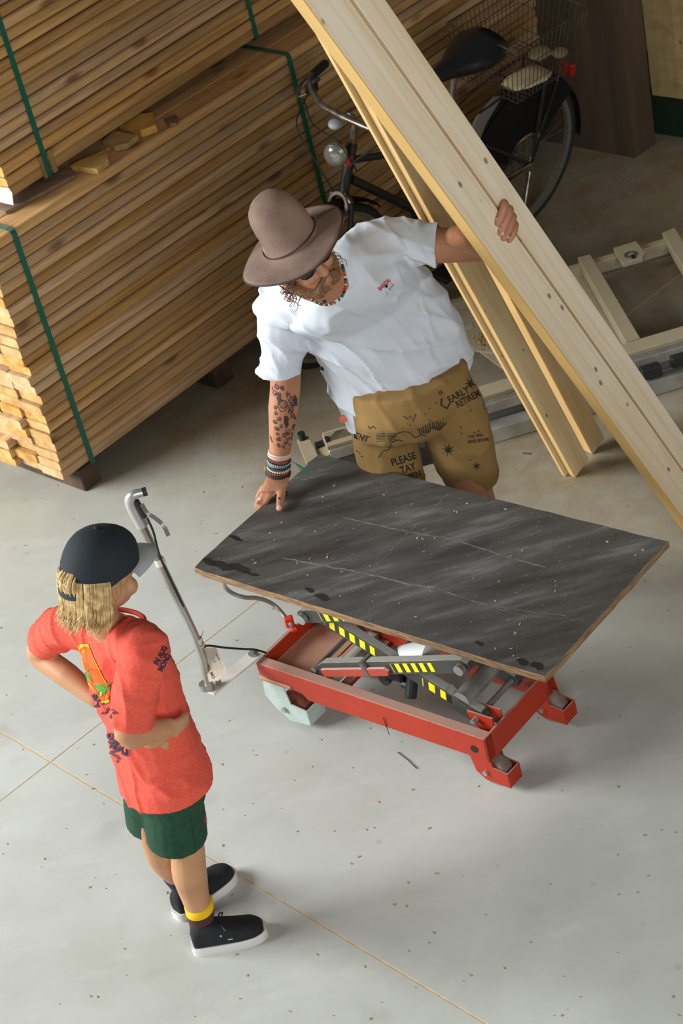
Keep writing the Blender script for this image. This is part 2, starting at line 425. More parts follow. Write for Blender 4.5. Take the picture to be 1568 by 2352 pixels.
M_card = mat('cardboard', '9A7B50', .9, c2='7C6040', scale=40, stretch=(1, 1, .1))

def board_mesh(L, w, t, seed):
    """one sawn board: long prism with eased, slightly wavy edges; x = length, y = width, z = thickness"""
    r = random.Random(seed); n = 5; c = .0065; e = .0055; vs = []
    prof = [(0, e), (c, 0), (w-c, 0), (w, e), (w, t-e), (w-c, t), (c, t), (0, t-e)]
    for i in range(n+1):
        x = L*i/n; dy = r.uniform(-.0015, .0015); dt = r.uniform(-.0012, .0012)
        for (y, z) in prof: vs.append((x, y+dy, z+(dt if z > t/2 else 0)))
    fs = []
    for i in range(n):
        for j in range(8):
            fs.append((i*8+j, i*8+(j+1) % 8, (i+1)*8+(j+1) % 8, (i+1)*8+j))
    fs.append(tuple(range(8))); fs.append(tuple(range(n*8, n*8+8))[::-1])
    me = me_from('board', vs, fs, M_board); me.materials.append(M_end)
    me.polygons[-1].material_index = 1; me.polygons[-2].material_index = 1
    return me
def bundle(label, corner, ang, z0, pitch, layers, cols, w, L, straps, seed, thick):
    r = random.Random(seed)
    t = thing('board_bundle', label, 'lumber', (corner[0], corner[1], z0), ang)
    u = Vector((math.cos(ang), math.sin(ang), 0)); n = Vector((-u.y, u.x, 0)); c0 = Vector((corner[0], corner[1], z0))
    var = [board_mesh(L+r.uniform(-.03, .03), w-.003, thick-.0008*k, seed*10+k) for k in range(7)]
    inner = NB()
    for k in range(layers):
        shift = r.uniform(-.006, .006); x = 0
        for c in range(cols):
            off = r.gauss(0, .013) if c else abs(r.gauss(0, .012))
            y = c*w + shift*.5 + (r.uniform(0, .005) if c == 0 else r.uniform(-.001, .001))
            if c < 4 or k >= layers-1:
                me = var[r.randrange(7)]
                o = bpy.data.objects.new('board', me); COL.objects.link(o)
                o.parent = t; o.location = (off, y, k*pitch); o.rotation_euler = (0, 0, 0)
            else:
                box(inner, (L/2, y+w/2, k*pitch+thick/2), (L-.01, w-.004, thick))
    T = Matrix.Translation(c0) @ Matrix.Rotation(ang, 4, 'Z')
    bmesh.ops.transform(inner, matrix=T, verts=inner.verts[:])
    o = obj('inner_boards', inner, M_board, t); o['kind'] = 'stuff'
    Ht, Wt = layers*pitch, cols*w
    for xs in straps:
        bm = NB(); e = .003; sw = .0105
        loop = [(-e, -e), (-e, Ht*.5), (-e, Ht-.012), (.004, Ht+e-.004), (.03, Ht+e), (Wt*.5, Ht+e), (Wt+e, Ht+e), (Wt+e, -e)]
        vs = []
        for (y, z) in loop:
            for dx in (-sw, sw): vs.append(T @ Vector((xs+dx, y, z)))
        fs = [(2*i, 2*i+1, (2*i+3) % (2*len(loop)), (2*i+2) % (2*len(loop))) for i in range(len(loop))]
        add(bm, vs, fs); bmesh.ops.recalc_face_normals(bm, faces=bm.faces[:]); bmesh.ops.solidify(bm, geom=bm.faces[:], thickness=-.0016)
        obj('strap', bm, M_strap, t)
    return t, u, n, c0
A1 = math.radians(39.5)
C1 = P(150, 1105, .095)
b1, u1, n1, c1 = bundle('long strapped bundle of sawn boards resting on bearers on the floor', (C1.x, C1.y), A1, .095, .0394, 24, 7, .125, 4.6, (.133, float((P(645, 122, .095+24*.0394)-C1).dot(Vector((math.cos(A1), math.sin(A1), 0))))), 3, .0382)
top1 = .095+24*.0394
z2 = top1+.033
q = P(25, 458, z2); q_ = P(586, 90, z2)-q; A2 = math.atan2(q_.y, q_.x)
b2, u2, n2, c2 = bundle('upper strapped bundle of sawn boards lying on top of the lower bundle', (q.x, q.y), A2, z2, .0405, 26, 7, .125, 4.4,
    tuple(float((P(*p, z2)-q).dot(Vector((math.cos(A2), math.sin(A2), 0)))) for p in ((112, 400), (588, 88))), 5, .0392)
# bearers under and between the bundles
def bearer(name, px, py, z0, w, h, depth, label, base, u, n, mt, back=0., cat='wood block', group=None, out=0.):
    p = P(px, py, z0); s = (p-base).dot(u); a = base+u*s+n*(-out); a.z = z0
    M = Matrix.Translation(a) @ Matrix((u, n, Vector((0, 0, 1)))).transposed().to_4x4()
    bm = NB(); cbox(bm, (w/2, depth/2, h/2), (w, depth, h), .004, M)
    o = obj(name, bm, mt); tag(o, label, cat, 'bearers under the lower board bundle'); return o
bearer('bearer', 163, 1118, 0, .085, .0905, .86, 'dark square bearer under the near end of the lower board bundle', c1, u1, n1, M_bearer, out=-.004)
bearer('bearer', 484, 890, 0, .09, .0905, .86, 'dark square bearer under the lower board bundle beside the tattooed arm', c1, u1, n1, M_bearer, out=-.02)
bearer('bearer', 1000, 480, 0, .09, .0905, .86, 'dark square bearer under the far part of the lower bundle behind the bicycle', c1, u1, n1, M_bearer, out=-.02)
M_block = mat('yellow_pine', 'D6A750', .7, c2='B98A3E', scale=14, stretch=(1, 1, 4))
zt = top1+.0006
def lay(name, pts, z, th, label, m, cat='wood offcut', ch=0):
    bm = NB(); q = [P(x, y, z) for x, y in pts]; extrude_poly(bm, q, (0, 0, -th)); return tag(obj(name, bm, m), label, cat, 'wood offcuts lying between the two bundles')
M_offc = woodmat('offcut', '9A7846', 'C9A468', rnd=.1, knots=False)
M_offd = woodmat('offcut_dark', '6A5240', '8C7258', rnd=.1, knots=False)
lay('spacer_block', [(312, 262), (350, 258), (358, 287), (322, 300), (272, 282)], zt+.0275, .0275, 'thick yellow pine spacer block sticking out between the two bundles', M_block)
lay('offcut', [(262, 300), (315, 310), (290, 330), (262, 335), (235, 322)], zt+.02, .02, 'pointed pale offcut beside the yellow spacer block', M_offc)
lay('offcut', [(175, 372), (245, 342), (248, 366), (222, 388), (162, 380)], zt+.022, .022, 'wide pale offcut with angled end between the bundles', M_offc)
lay('offcut', [(60, 432), (150, 386), (175, 395), (170, 402), (12, 486), (0, 482), (-20, 470)], zt+.012, .012, 'thin weathered grey board scrap under the near strap of the upper bundle', M_offd)
lay('offcut', [(376, 272), (402, 262), (412, 272), (404, 281), (388, 284)], zt+.012, .012, 'small brown wood chip right of the yellow spacer block', M_offd)
# paper tag on the upper bundle's end
bm = NB(); nn = -u2; p0 = c2-u2*.018
pp = [PLANE(x, y, p0, nn) for x, y in ((-22, 428), (20, 432), (28, 443), (31, 471), (-22, 458))]
extrude_poly(bm, pp, -u2*.0012); obj('paper_tag', bm, M_paper, b2)
# cardboard corner under the left strap of the upper bundle
bm = NB(); s = (P(112, 400, z2)-c2).dot(u2); Mx = Matrix.Translation(c2) @ Matrix((u2, n2, Vector((0, 0, 1)))).transposed().to_4x4()
for dx in (-.022, .023): cbox(bm, (s+dx, -.0085, .04), (.022 if dx > 0 else .013, .008, .085), .002, Mx)
obj('edge_protector', bm, M_card, b2)

# ================================================================== lift table
def dusty(name, c, dust, amt=.85, rough=.5, metal=0., lo=.55, hi=.85, coat=0.):
    """paint with sawdust lying on whatever faces up"""
    m = bpy.data.materials.new(name); m.use_nodes = True; nt = m.node_tree; b = nt.nodes['Principled BSDF']
    g = nd(nt, 'ShaderNodeNewGeometry'); s = nd(nt, 'ShaderNodeSeparateXYZ'); nt.links.new(g.outputs['Normal'], s.inputs[0])
    tc = nd(nt, 'ShaderNodeTexCoord'); n = nd(nt, 'ShaderNodeTexNoise'); n.inputs['Scale'].default_value = 28; n.inputs['Detail'].default_value = 6
    nt.links.new(tc.outputs['Object'], n.inputs['Vector'])
    a = nd(nt, 'ShaderNodeMath', operation='MULTIPLY_ADD'); a.inputs[1].default_value = .5; nt.links.new(n.outputs['Fac'], a.inputs[0]); nt.links.new(s.outputs['Z'], a.inputs[2])
    r = nd(nt, 'ShaderNodeMapRange'); r.inputs['From Min'].default_value = lo+.25; r.inputs['From Max'].default_value = hi+.25; r.inputs['To Max'].default_value = amt
    nt.links.new(a.outputs[0], r.inputs[0])
    w = nd(nt, 'ShaderNodeMapRange'); w.inputs['To Min'].default_value = .75; w.inputs['To Max'].default_value = 1.15; nt.links.new(n.outputs['Fac'], w.inputs[0])
    h = nd(nt, 'ShaderNodeHueSaturation'); h.inputs['Color'].default_value = srgb(c); nt.links.new(w.outputs[0], h.inputs['Value'])
    x = nd(nt, 'ShaderNodeMixRGB'); x.inputs[2].default_value = srgb(dust); nt.links.new(r.outputs[0], x.inputs[0]); nt.links.new(h.outputs[0], x.inputs[1])
    nt.links.new(x.outputs[0], b.inputs['Base Color']); b.inputs['Metallic'].default_value = metal
    q = nd(nt, 'ShaderNodeMapRange'); q.inputs['To Min'].default_value = rough; q.inputs['To Max'].default_value = .95; nt.links.new(r.outputs[0], q.inputs[0]); nt.links.new(q.outputs[0], b.inputs['Roughness'])
    return m
M_red = dusty('red_paint', 'A82A08', 'A88A78')
M_redin = dusty('red_paint_tray', '8C2A18', 'B98C70', lo=.2, hi=.5)
M_dgrey = dusty('dark_grey_paint', '3C3A35', 'A8A49A', amt=.7)
M_lgrey = dusty('light_grey_paint', 'A9B4AC', 'B4B4A8', amt=.5)
M_silver = mat('dusty_steel', 'A8A6A0', .35, .6, c2='8C8880', scale=20)
M_chrome = mat('worn_chrome', 'C4C2BC', .22, .85, c2='9C948A', scale=18, stretch=(1, 1, .3))
M_yel = mat('warning_yellow', 'E6D800', .5)
M_blk = mat('warning_black', '2E2C2A', .6)
M_black = mat('black_rubber', '1B1B1B', .55)
M_wheel = mat('wheel_polyurethane', '8A7A6C', .7, c2='6A5A50', scale=30)
M_wheelr = mat('wheel_red', '7A3020', .7, c2='8A5A48', scale=30)
def tabletopmat():
    m = bpy.data.materials.new('phenolic_film'); m.use_nodes = True; nt = m.node_tree; b = nt.nodes['Principled BSDF']
    tc = nd(nt, 'ShaderNodeTexCoord'); mp = nd(nt, 'ShaderNodeMapping'); nt.links.new(tc.outputs['Object'], mp.inputs[0])
    mp.inputs['Rotation'].default_value = (0, 0, math.radians(46.4)); mp.inputs['Scale'].default_value = (1, 5, 1)
    n = nd(nt, 'ShaderNodeTexNoise'); n.inputs['Scale'].default_value = 3.0; n.inputs['Detail'].default_value = 9; n.inputs['Roughness'].default_value = .66; nt.links.new(mp.outputs[0], n.inputs['Vector'])
    r = nd(nt, 'ShaderNodeValToRGB'); e = r.color_ramp.elements; e[0].position = .34; e[0].color = srgb('3A3734'); e[1].position = .74; e[1].color = srgb('7E7D78')
    k = r.color_ramp.elements.new(.55); k.color = srgb('53514C'); nt.links.new(n.outputs['Fac'], r.inputs[0])
    v = nd(nt, 'ShaderNodeTexNoise'); v.inputs['Scale'].default_value = 120; v.inputs['Detail'].default_value = 2; nt.links.new(tc.outputs['Object'], v.inputs['Vector'])
    r2 = nd(nt, 'ShaderNodeValToRGB'); r2.color_ramp.elements[0].position = .7; r2.color_ramp.elements[1].position = .76; nt.links.new(v.outputs['Fac'], r2.inputs[0])
    x = nd(nt, 'ShaderNodeMixRGB'); x.inputs[2].default_value = srgb('A09484'); nt.links.new(r2.outputs[0], x.inputs[0]); nt.links.new(r.outputs[0], x.inputs[1])
    nt.links.new(x.outputs[0], b.inputs['Base Color']); q = nd(nt, 'ShaderNodeMapRange'); q.inputs['To Min'].default_value = .3; q.inputs['To Max'].default_value = .6; nt.links.new(n.outputs['Fac'], q.inputs[0]); nt.links.new(q.outputs[0], b.inputs['Roughness'])
    return m
M_film = tabletopmat()
M_ply = mat('plywood_edge', '9A7A54', .85, c2='6A5038', scale=22, stretch=(1, 1, 9), detail=6)

TO = Vector((.1788, 4.6555, 0)); TA = math.radians(-46.4)
TM = Matrix.Translation(TO) @ Matrix.Rotation(TA, 4, 'Z')
def Lw(x, y, z): return TM @ Vector((x, y, z))
def Li(px, py, z): return TM.inverted() @ P(px, py, z)
cart = thing('lift_table', 'red scissor lift cart with a dark worn board as its top', 'lift table', Lw(-.22, .015, 0), TA)
def lobj(name, bm, m, parent=cart, **k):
    bmesh.ops.transform(bm, matrix=TM, verts=bm.verts[:]); return obj(name, bm, m, parent, **k)
def xz(bm, prof, y0, y1, mi=0): extrude_poly(bm, [(x, y0, z) for x, z in prof], (0, y1-y0, 0), mi)
def bev(bm, w=.002): bmesh.ops.bevel(bm, geom=bm.edges[:], offset=w, segments=1, affect='EDGES')

# board on top
bm = NB(); r_ = random.Random(4); n_ = 26
xs = [-.591+1.182*i/n_ for i in range(n_+1)]; ys = [-.293+.586*i/12 for i in range(13)]
outl = [(x, -.293) for x in xs]+[(.591, y) for y in ys[1:]]+[(x, .291) for x in xs[::-1][1:]]+[(-.591, y) for y in ys[::-1][1:-1]]
outl = [(x+r_.uniform(-.0012, .0012), y+r_.uniform(-.0012, .0012)) for x, y in outl]
outl[0] = (-.586, -.289); outl[n_] = (.588, -.290)
k = len(outl); vs = [bm.verts.new((x, y, .67)) for x, y in outl]+[bm.verts.new((x, y, .687)) for x, y in outl]+[bm.verts.new((x*.997, y*.994, .69)) for x, y in outl]
for i in range(k):
    j = (i+1) % k; bm.faces.new((vs[i], vs[j], vs[k+j], vs[k+i])).material_index = 1; bm.faces.new((vs[k+i], vs[k+j], vs[2*k+j], vs[2*k+i])).material_index = 1
bm.faces.new(vs[:k][::-1]).material_index = 1; bm.faces.new(vs[2*k:]).material_index = 0
tabletop = lobj('tabletop', bm, [M_film, M_ply])
M_scr = mat('chalky_scratch', '7E7A75', .8, c2='5A5552', scale=60)
M_scd = mat('dark_wear', '262220', .5)
bv = bvh_of(tabletop); bm = NB()
def wob(pts, amp, n=10, seed=0):
    r = random.Random(seed); c = catmull([(x, y, 0) for x, y in pts], n); return [(p.x+r.uniform(-amp, amp), p.y+r.uniform(-amp, amp)) for p in c]
bm = NB(); print_line(bm, bv, wob([(1031, 1133), (940, 1222), (850, 1313)], .8, 12, 1), 1.6, .0004); obj('scratch', bm, M_scr, tabletop)
bm = NB(); print_line(bm, bv, wob([(785, 1188), (850, 1203), (940, 1222), (1040, 1240), (1110, 1262), (1180, 1284), (1252, 1303)], .8, 8, 2), 2.4, .0004); obj('scratch', bm, M_scr, tabletop)
bm = NB(); print_line(bm, bv, wob([(650, 1282), (760, 1303), (850, 1320), (930, 1340), (1010, 1352)], 1.2, 8, 3), 3.4, .0004); obj('scratch', bm, M_scr, tabletop)
bm = NB(); print_line(bm, bv, wob([(1000, 1350), (1100, 1385), (1180, 1400), (1300, 1415)], 1.0, 8, 4), 1.6, .0004); obj('scratch', bm, M_scr, tabletop)
bm = NB(); print_line(bm, bv, wob([(900, 1330), (1060, 1372), (1200, 1412), (1350, 1425)], 1.0, 8, 5), 1.2, .0004); obj('scratch', bm, M_scr, tabletop)
r_ = random.Random(9)
for (x, y, a, b) in ((512, 1300, 26, 10), (548, 1305, 24, 9), (480, 1290, 20, 8), (575, 1318, 18, 4), (712, 1356, 12, 6), (740, 1372, 18, 7), (1100, 1478, 9, 5), (1200, 1520, 14, 8), (1235, 1530, 16, 9), (640, 1130, 20, 8), (540, 1236, 18, 5)):
    pts = []; bm = NB()
    for i in range(12):
        t = 2*PI*i/12; q = 1+r_.uniform(-.25, .25); pts.append((x+a*q*math.cos(t), y+b*q*math.sin(t)+.25*a*math.cos(t)))
    print_poly(bm, bv, pts, .0006); obj('wear_mark', bm, M_scd, tabletop)
bm = NB()
for i in range(46):
    x, y = r_.uniform(-.55, .55), r_.uniform(-.27, .27); cbox(bm, (0, 0, 0), (r_.uniform(.003, .009), r_.uniform(.0015, .004), .0012), .0002, Matrix.Translation((x, y, .6908)) @ Matrix.Rotation(r_.uniform(0, 3), 4, 'Z'))
ch = lobj('wood_chips', bm, mat('wood_chip', 'C8AE88', .8), tabletop); ch['kind'] = 'stuff'

# lower frame
bm = NB()
xz(bm, [(-.632, .168), (-.47, .150), (-.452, .128), (.2, .132), (.2, .215), (-.632, .215)], -.142, -.108); bev(bm)
lobj('side_rail', bm, M_red)
bm = NB(); xz(bm, [(-.632, .168), (-.47, .150), (-.452, .128), (.2, .132), (.2, .215), (-.632, .215)], .142, .176); bev(bm)
lobj('side_rail', bm, M_red)
bm = NB(); cbox(bm, (.196, .017, .172), (.008, .318, .088), .0015); cbox(bm, (.176, .017, .136), (.04, .25, .006), .001); lobj('end_rail', bm, M_red)
bm = NB(); cbox(bm, (-.628, .017, .19), (.008, .25, .052), .0015); cbox(bm, (-.655, .017, .172), (.046, .14, .006), .001); lobj('end_rail', bm, M_red)
bm = NB(); cbox(bm, (-.54, .017, .165), (.165, .25, .005), .001); lobj('tray', bm, M_redin)
bm = NB(); cbox(bm, (-.442, .017, .165), (.022, .25, .005), .001); lobj('tray', bm, M_redin)
bm = NB(); cbox(bm, (-.405, .017, .172), (.034, .25, .03), .003); lobj('cross_member', bm, mat('cream_paint', 'C0BDB2', .6))
bm = NB(); cbox(bm, (-.362, .017, .160), (.03, .25, .02), .003); lobj('cross_member', bm, M_redin)
bm = NB(); cyl(bm, (-.16, -.14, .1), (-.16, -.146, .17), .001); 
for x in (.155,): cyl(bm, (x, -.1425, .165), (x, -.144, .165), .012, 16)
lobj('rail_hole', bm, mat('dark_hole', '2A1410', .9))
# arms
def arm(name, a, b, y, h=.046, t=.026, mt=M_dgrey, taper=0):
    a, b = Vector((a[0], 0, a[1])), Vector((b[0], 0, b[1])); d = (b-a).normalized(); n = Vector((-d.z, 0, d.x)); e = .022
    pr = [a-d*e-n*h*.3, a-d*e*.2-n*h*.5, b-n*h*.5+d*e*.2, b+d*e-n*h*.2, b+d*e+n*h*.2, b+n*h*.5+d*e*.2, a+n*h*.5+(d*.05 if taper else -d*e*.2), a-d*e+(n*h*.3 if not taper else -n*h*.1)]
    bm = NB(); extrude_poly(bm, [(p.x, y-t/2, p.z) for p in pr], (0, t, 0)); bev(bm, .0015)
    o = lobj(name, bm, mt); return o, a, d, n
def stripes(par, a, d, n, s0, s1, y, h=.030, k=5, slant=0.):
    bm = NB(); L_ = s1-s0; w = L_/k
    def q(s_, e_, dy, mi):
        c = [a+d*s_-n*h/2, a+d*e_-n*h/2, a+d*(e_+slant)+n*h/2, a+d*(s_+slant)+n*h/2]
        extrude_poly(bm, [(p.x, y-dy, p.z) for p in c], (0, .0006, 0), mi)
    q(s0, s1, .0010, 0)
    for i in range(k): q(s0+w*(i+.08), s0+w*(i+.52), .0015, 1)
    o = lobj('warning_stripe', bm, [M_yel, M_blk], par)
zb, zm, ztop = .222, .425, .60; xl, xr = -.415, .145
for (yo, yi, front) in ((-.088, -.062, 1), (.128, .10, 0)):
    o, a, d, n = arm('scissor_arm', (xl-.02, zb), (xr, zm), yo, taper=1)
    if front:
        stripes(o, a, d, n, .335, .50, yo-.013, k=5)
        bm = NB(); extrude_poly(bm, [(-.43, yo-.018, .196), (-.15, yo-.018, .298), (-.14, yo-.018, .318), (-.155, yo-.018, .335), (-.40, yo-.018, .246)][::-1], (0, .012, 0)); extrude_poly(bm, [(-.43, yo-.018, .24), (-.15, yo-.018, .342), (-.15, yo-.018, .322), (-.43, yo-.018, .205)], (0, .001, 0))
        bmesh.ops.delete(bm, geom=bm.verts[:], context='VERTS')
        p0, p1 = a+d*.04-n*.006, a+d*.315-n*.006
        extrude_poly(bm, [(p.x, yo-.014, p.z) for p in (p0-n*.014, p1-n*.014, p1+d*.008, p1+n*.012-d*.004, p0+n*.012)], (0, -.010, 0)); bev(bm, .001)
        lobj('lock_bar', bm, dusty('faded_red', 'A83C28', 'D0B0A8', amt=.8), o)
        bm = NB(); c_ = a+d*.225
        for s_ in (-.001,): extrude_poly(bm, [(p.x, yo-.0255, p.z) for p in (c_-n*.026, c_-n*.026+d*.014, c_+n*.028+d*.010, c_+n*.028-d*.004)], (0, .001, 0)); extrude_poly(bm, [(p.x, yo-.0255, p.z) for p in (c_+n*.026-d*.004, c_+n*.026+d*.010, c_+n*.0285+d*.010, c_+n*.0285-d*.004)], (0, .045, 0))
        lobj('strap', bm, mat('grey_webbing', '565450', .8), o)
    o, a, d, n = arm('scissor_arm', (xl, zm), (xr-.01, zb), yi)
    if front: stripes(o, a, d, n, .055, .235, yi-.013, k=5, slant=-.006); stripes(o, a, d, n, .40, .52, yi-.013, k=3, slant=-.006)
    o, a, d, n = arm('scissor_arm', (xl, zm), (xr, ztop), yo)
    if front: stripes(o, a, d, n, .07, .24, yo-.013, k=5)
    arm('scissor_arm', (xr, zm), (xl, ztop), yi)
bm = NB(); extrude_poly(bm, [(.03, -.0765, .225), (.125, -.0765, .19), (.14, -.0765, .215), (.035, -.0765, .285)], (0, .03, 0)); lobj('arm_end_block', bm, M_dgrey)
# axles, tubes, cylinder
def rod(name, a, b, r, m, seg=14, par=cart, caps=()):
    bm = NB(); cyl(bm, a, b, r, seg)
    for c_, rr, h_ in caps:
        v_ = (Vector(b)-Vector(a)).normalized(); c_ = Vector(c_); cyl(bm, c_, c_+v_*h_, rr, seg)
    return lobj(name, bm, m, par, smooth=True, auto=40)
rod('axle', (xl, -.112, zm), (xl, .15, zm), .010, M_silver, caps=[((xl, -.118, zm), .017, .014), ((xl, .142, zm), .017, .012)])
rod('axle', (xr, -.112, zm), (xr, .15, zm), .010, M_silver, caps=[((xr, -.122, zm), .016, .016), ((xr, .142, zm), .017, .012), ((xr, -.045, zm), .022, .07)])
rod('axle', (xl-.02, -.105, zb), (xl-.02, .16, zb), .009, M_silver)
rod('axle', (xr-.01, -.105, zb), (xr-.01, .16, zb), .009, M_silver)
rod('cross_tube', (.085, -.075, .262), (.085, .12, .262), .027, M_silver, 20)
rod('cross_tube', (-.14, -.06, .33), (-.14, .11, .33), .009, M_silver)
rod('hydraulic_cylinder', (-.17, .03, .27), (-.02, .03, .372), .03, mat('grey_cylinder', 'C2C2BC', .5), 20)
rod('piston_rod', (-.02, .03, .372), (.09, .03, .44), .012, M_chrome)
bm = NB(); M0 = axes((-.10, -.03, .345), (-.35, 0, 1), (1, 0, .35)); loft(bm, [(M0 @ Vector((-.12, 0, 0)), M0.to_3x3() @ Vector((0, .008, 0)), M0.to_3x3() @ Vector((0, 0, .004))), (M0 @ Vector((0, 0, .002)), M0.to_3x3() @ Vector((0, .034, 0)), M0.to_3x3() @ Vector((0, 0, .018))), (M0 @ Vector((.09, 0, .004)), M0.to_3x3() @ Vector((0, .05, 0)), M0.to_3x3() @ Vector((0, 0, .026)))], 18)
lobj('cylinder_shield', bm, mat('pale_shield', 'D2D2CE', .5), smooth=True, auto=50)
bm = NB()
for x, z, rx in ((-.28, .24, .035), (-.2, .225, .045), (-.12, .235, .03), (-.24, .2, .022), (-.16, .195, .025)): cbox(bm, (x, -.01, z), (rx*1.5, .05, rx), .006)
cyl(bm, (-.24, -.03, .19), (-.24, .03, .19), .02, 12); cyl(bm, (-.13, -.05, .18), (-.13, -.02, .24), .018, 12)
lobj('hydraulic_pump', bm, mat('oily_black', '1E1C1A', .45), smooth=False)
# pivot brackets and hinge lugs at the right end
for y in (-.085, -.045, .12):
    bm = NB(); extrude_poly(bm, [(.105, y, .24), (.19, y, .24), (.19, y, .185), (.14, y, .185), (.11, y, .215)], (0, .006, 0)); lobj('pivot_lug', bm, M_red)
# top carrier frame under the board
bm = NB()
for y in (-.11, .14): cbox(bm, (-.14, y, .655), (.66, .03, .03), .002)
for x in (-.45, -.14, .18): cbox(bm, (x, .015, .655), (.03, .25, .03), .002)
lobj('carrier_frame', bm, M_dgrey)
# wheels and forks
def wheel(c, ax, r, w, par, mts=(M_wheel, M_silver)):
    bm = NB(); M0 = axes(c, ax); lathe(bm, [(r*.45, -w/2), (r*.93, -w/2), (r, -w*.3), (r, w*.3), (r*.93, w/2), (r*.45, w/2)], M0, 28, 0)
    lathe(bm, [(.004, -w*.52), (r*.45, -w*.5), (r*.45, w*.5), (.004, w*.52)], M0, 20, 1); lobj('wheel', bm, list(mts), par, smooth=True, auto=40)
for yc in (-.085, .20):
    bm = NB()
    for s_ in (-1, 1): extrude_poly(bm, [(x, yc+s_*.026-.002, z) for x, z in ((.095, .14), (.168, .14), (.178, .078), (.228, .072), (.228, .020), (.145, .022), (.115, .045))], (0, .004, 0))
    cbox(bm, (.226, yc, .047), (.005, .056, .052), .001)
    fk = lobj('wheel_fork', bm, M_red)
    wheel((.165, yc, .0505), (0, 1, 0), .05, .038, fk)
    bm = NB(); cyl(bm, (.150, yc-.036, .052), (.150, yc+.036, .052), .008, 12); lobj('axle_bolt', bm, M_silver, fk)
for yc in (-.105, .14):
    bm = NB(); cbox(bm, (-.57, yc, .158), (.12, .085, .012), .002); pl = lobj('caster_plate', bm, dusty('caster_plate', 'B07060', 'C0A080', lo=.2, hi=.5))
    for x in (-.61, -.535):
        bm = NB(); cyl(bm, (x, yc-.028, .164), (x, yc-.028, .172), .008, 6); lobj('bolt', bm, M_silver, pl)
    bm = NB()
    for s_ in (-1, 1): extrude_poly(bm, [(x, yc+s_*.035-.002, z) for x, z in ((-.625, .15), (-.545, .15), (-.535, .085), (-.475, .078), (-.475, .022), (-.555, .014), (-.60, .045), (-.635, .09))], (0, .004, 0))
    cbox(bm, (-.476, yc, .05), (.005, .074, .056), .001); cbox(bm, (-.585, yc, .150), (.075, .07, .004), .001); cbox(bm, (-.63, yc, .105), (.004, .07, .04), .001)
    fk = lobj('caster_fork', bm, M_lgrey)
    wheel((-.55, yc, .0505), (0, 1, 0), .05, .036, fk, (M_wheelr, M_silver))
    bm = NB(); cyl(bm, (-.565, yc-.045, .055), (-.565, yc+.045, .055), .009, 12); lobj('axle_bolt', bm, M_silver, fk)
# brake bracket and bent rod at the far left corner
bm = NB(); a_ = P(664, 1428, .24); cbox(bm, a_, (.028, .018, .04), .004); cbox(bm, a_+Vector((.008, -.01, -.02)), (.02, .03, .012), .003); obj('rod_bracket', bm, mat('bright_red', 'C8321E', .5), cart)
bm = NB(); pts = [P(672, 1442, .22), P(664, 1430, .24), P(640, 1400, .27), P(618, 1383, .30), P(590, 1374, .33), P(560, 1372, .36), P(532, 1362, .39), P(516, 1347, .43), P(517, 1333, .48), P(535, 1326, .53), P(570, 1340, .6)]
tube(bm, catmull(pts, 6), .0068, 10); obj('bent_rod', bm, M_silver, cart, smooth=True)
# tow handle
hz = .228; plate = [P(574, 1494, hz), P(604, 1502, hz), P(491, 1594, hz), P(465, 1585, hz)]
bm = NB(); extrude_poly(bm, plate, (0, 0, -.007)); bev(bm, .001); hp = obj('handle_plate', bm, [mat('worn_plate', 'D0C9C0', .5, c2='BAB4AC', scale=12)], cart)
bm = NB(); b0 = P(582, 1503, hz); cyl(bm, b0, b0+Vector((0, 0, .006)), .015, 20); cyl(bm, b0, b0+Vector((0, 0, .016)), .008, 6); obj('bolt', bm, M_silver, hp)
bm = NB(); b1_ = P(478, 1580, hz); pole = [P(482, 1581, hz+.004), P(455, 1480, .39), P(390, 1340, .61), P(325, 1207, .82)]
cyl(bm, b1_+Vector((-.006, 0, 0)), b1_+Vector((-.006, 0, .02)), .018, 18); b2_ = P(503, 1572, hz); cyl(bm, b2_, b2_+Vector((0, 0, .022)), .009, 6); obj('bolt', bm, M_silver, hp, smooth=True, auto=40)
bm = NB(); tube(bm, catmull(pole, 4), .0128, 18); hpole = obj('handle_pole', bm, M_chrome, cart, smooth=True, auto=50)
for (t_, l_) in (((455, 1475, .395), .014), ((367, 1290, .69), .010)):
    bm = NB(); a_ = P(*t_); dr = (pole[-1]-pole[0]).normalized(); cyl(bm, a_-dr*l_, a_+dr*l_, .0150, 18); obj('collar', bm, mat('cream_band', 'CFC6B4', .6), hpole, smooth=True, auto=40)
h0, h1, h2, h3 = P(327, 1208, .82), P(301, 1158, .895), P(304, 1138, .925), P(327, 1131, .925)
bm = NB(); tube(bm, catmull([h0, h1, h2, h3], 7), [.0175, .0175, .016, .0135, .012], 18); hh = obj('grip_head', bm, mat('cast_aluminium', 'BEBEBC', .35, .7), cart, smooth=True, auto=60)
bm = NB(); d3 = (h3-h2).normalized(); cyl(bm, h3, h3+d3*.012, .0125, 18); obj('end_cap', bm, M_black, hh, smooth=True, auto=40)
cdir = (CAMP-h1).normalized(); side = (h1-h0).normalized().cross(cdir).normalized()
bm = NB(); a_ = P(312, 1150, .90)+side*0+cdir*.004; b_ = P(332, 1188, .845)+cdir*.004
tube(bm, [a_+cdir*.010, b_+cdir*.010], .009, 8); obj('lever_slot', bm, M_black, hh)
bm = NB(); lv = catmull([P(326, 1160, .895)+cdir*.014, P(338, 1178, .865)+cdir*.012, P(356, 1190, .855), P(375, 1207, .835), P(387, 1231, .80)], 6)
for i in range(len(lv)-1):
    a2, b2q = lv[i], lv[i+1]; w_ = .0058; s2 = (b2q-a2).cross(cdir).normalized()*w_; add(bm, [a2-s2, a2+s2, b2q+s2, b2q-s2], [(0, 1, 2, 3)])
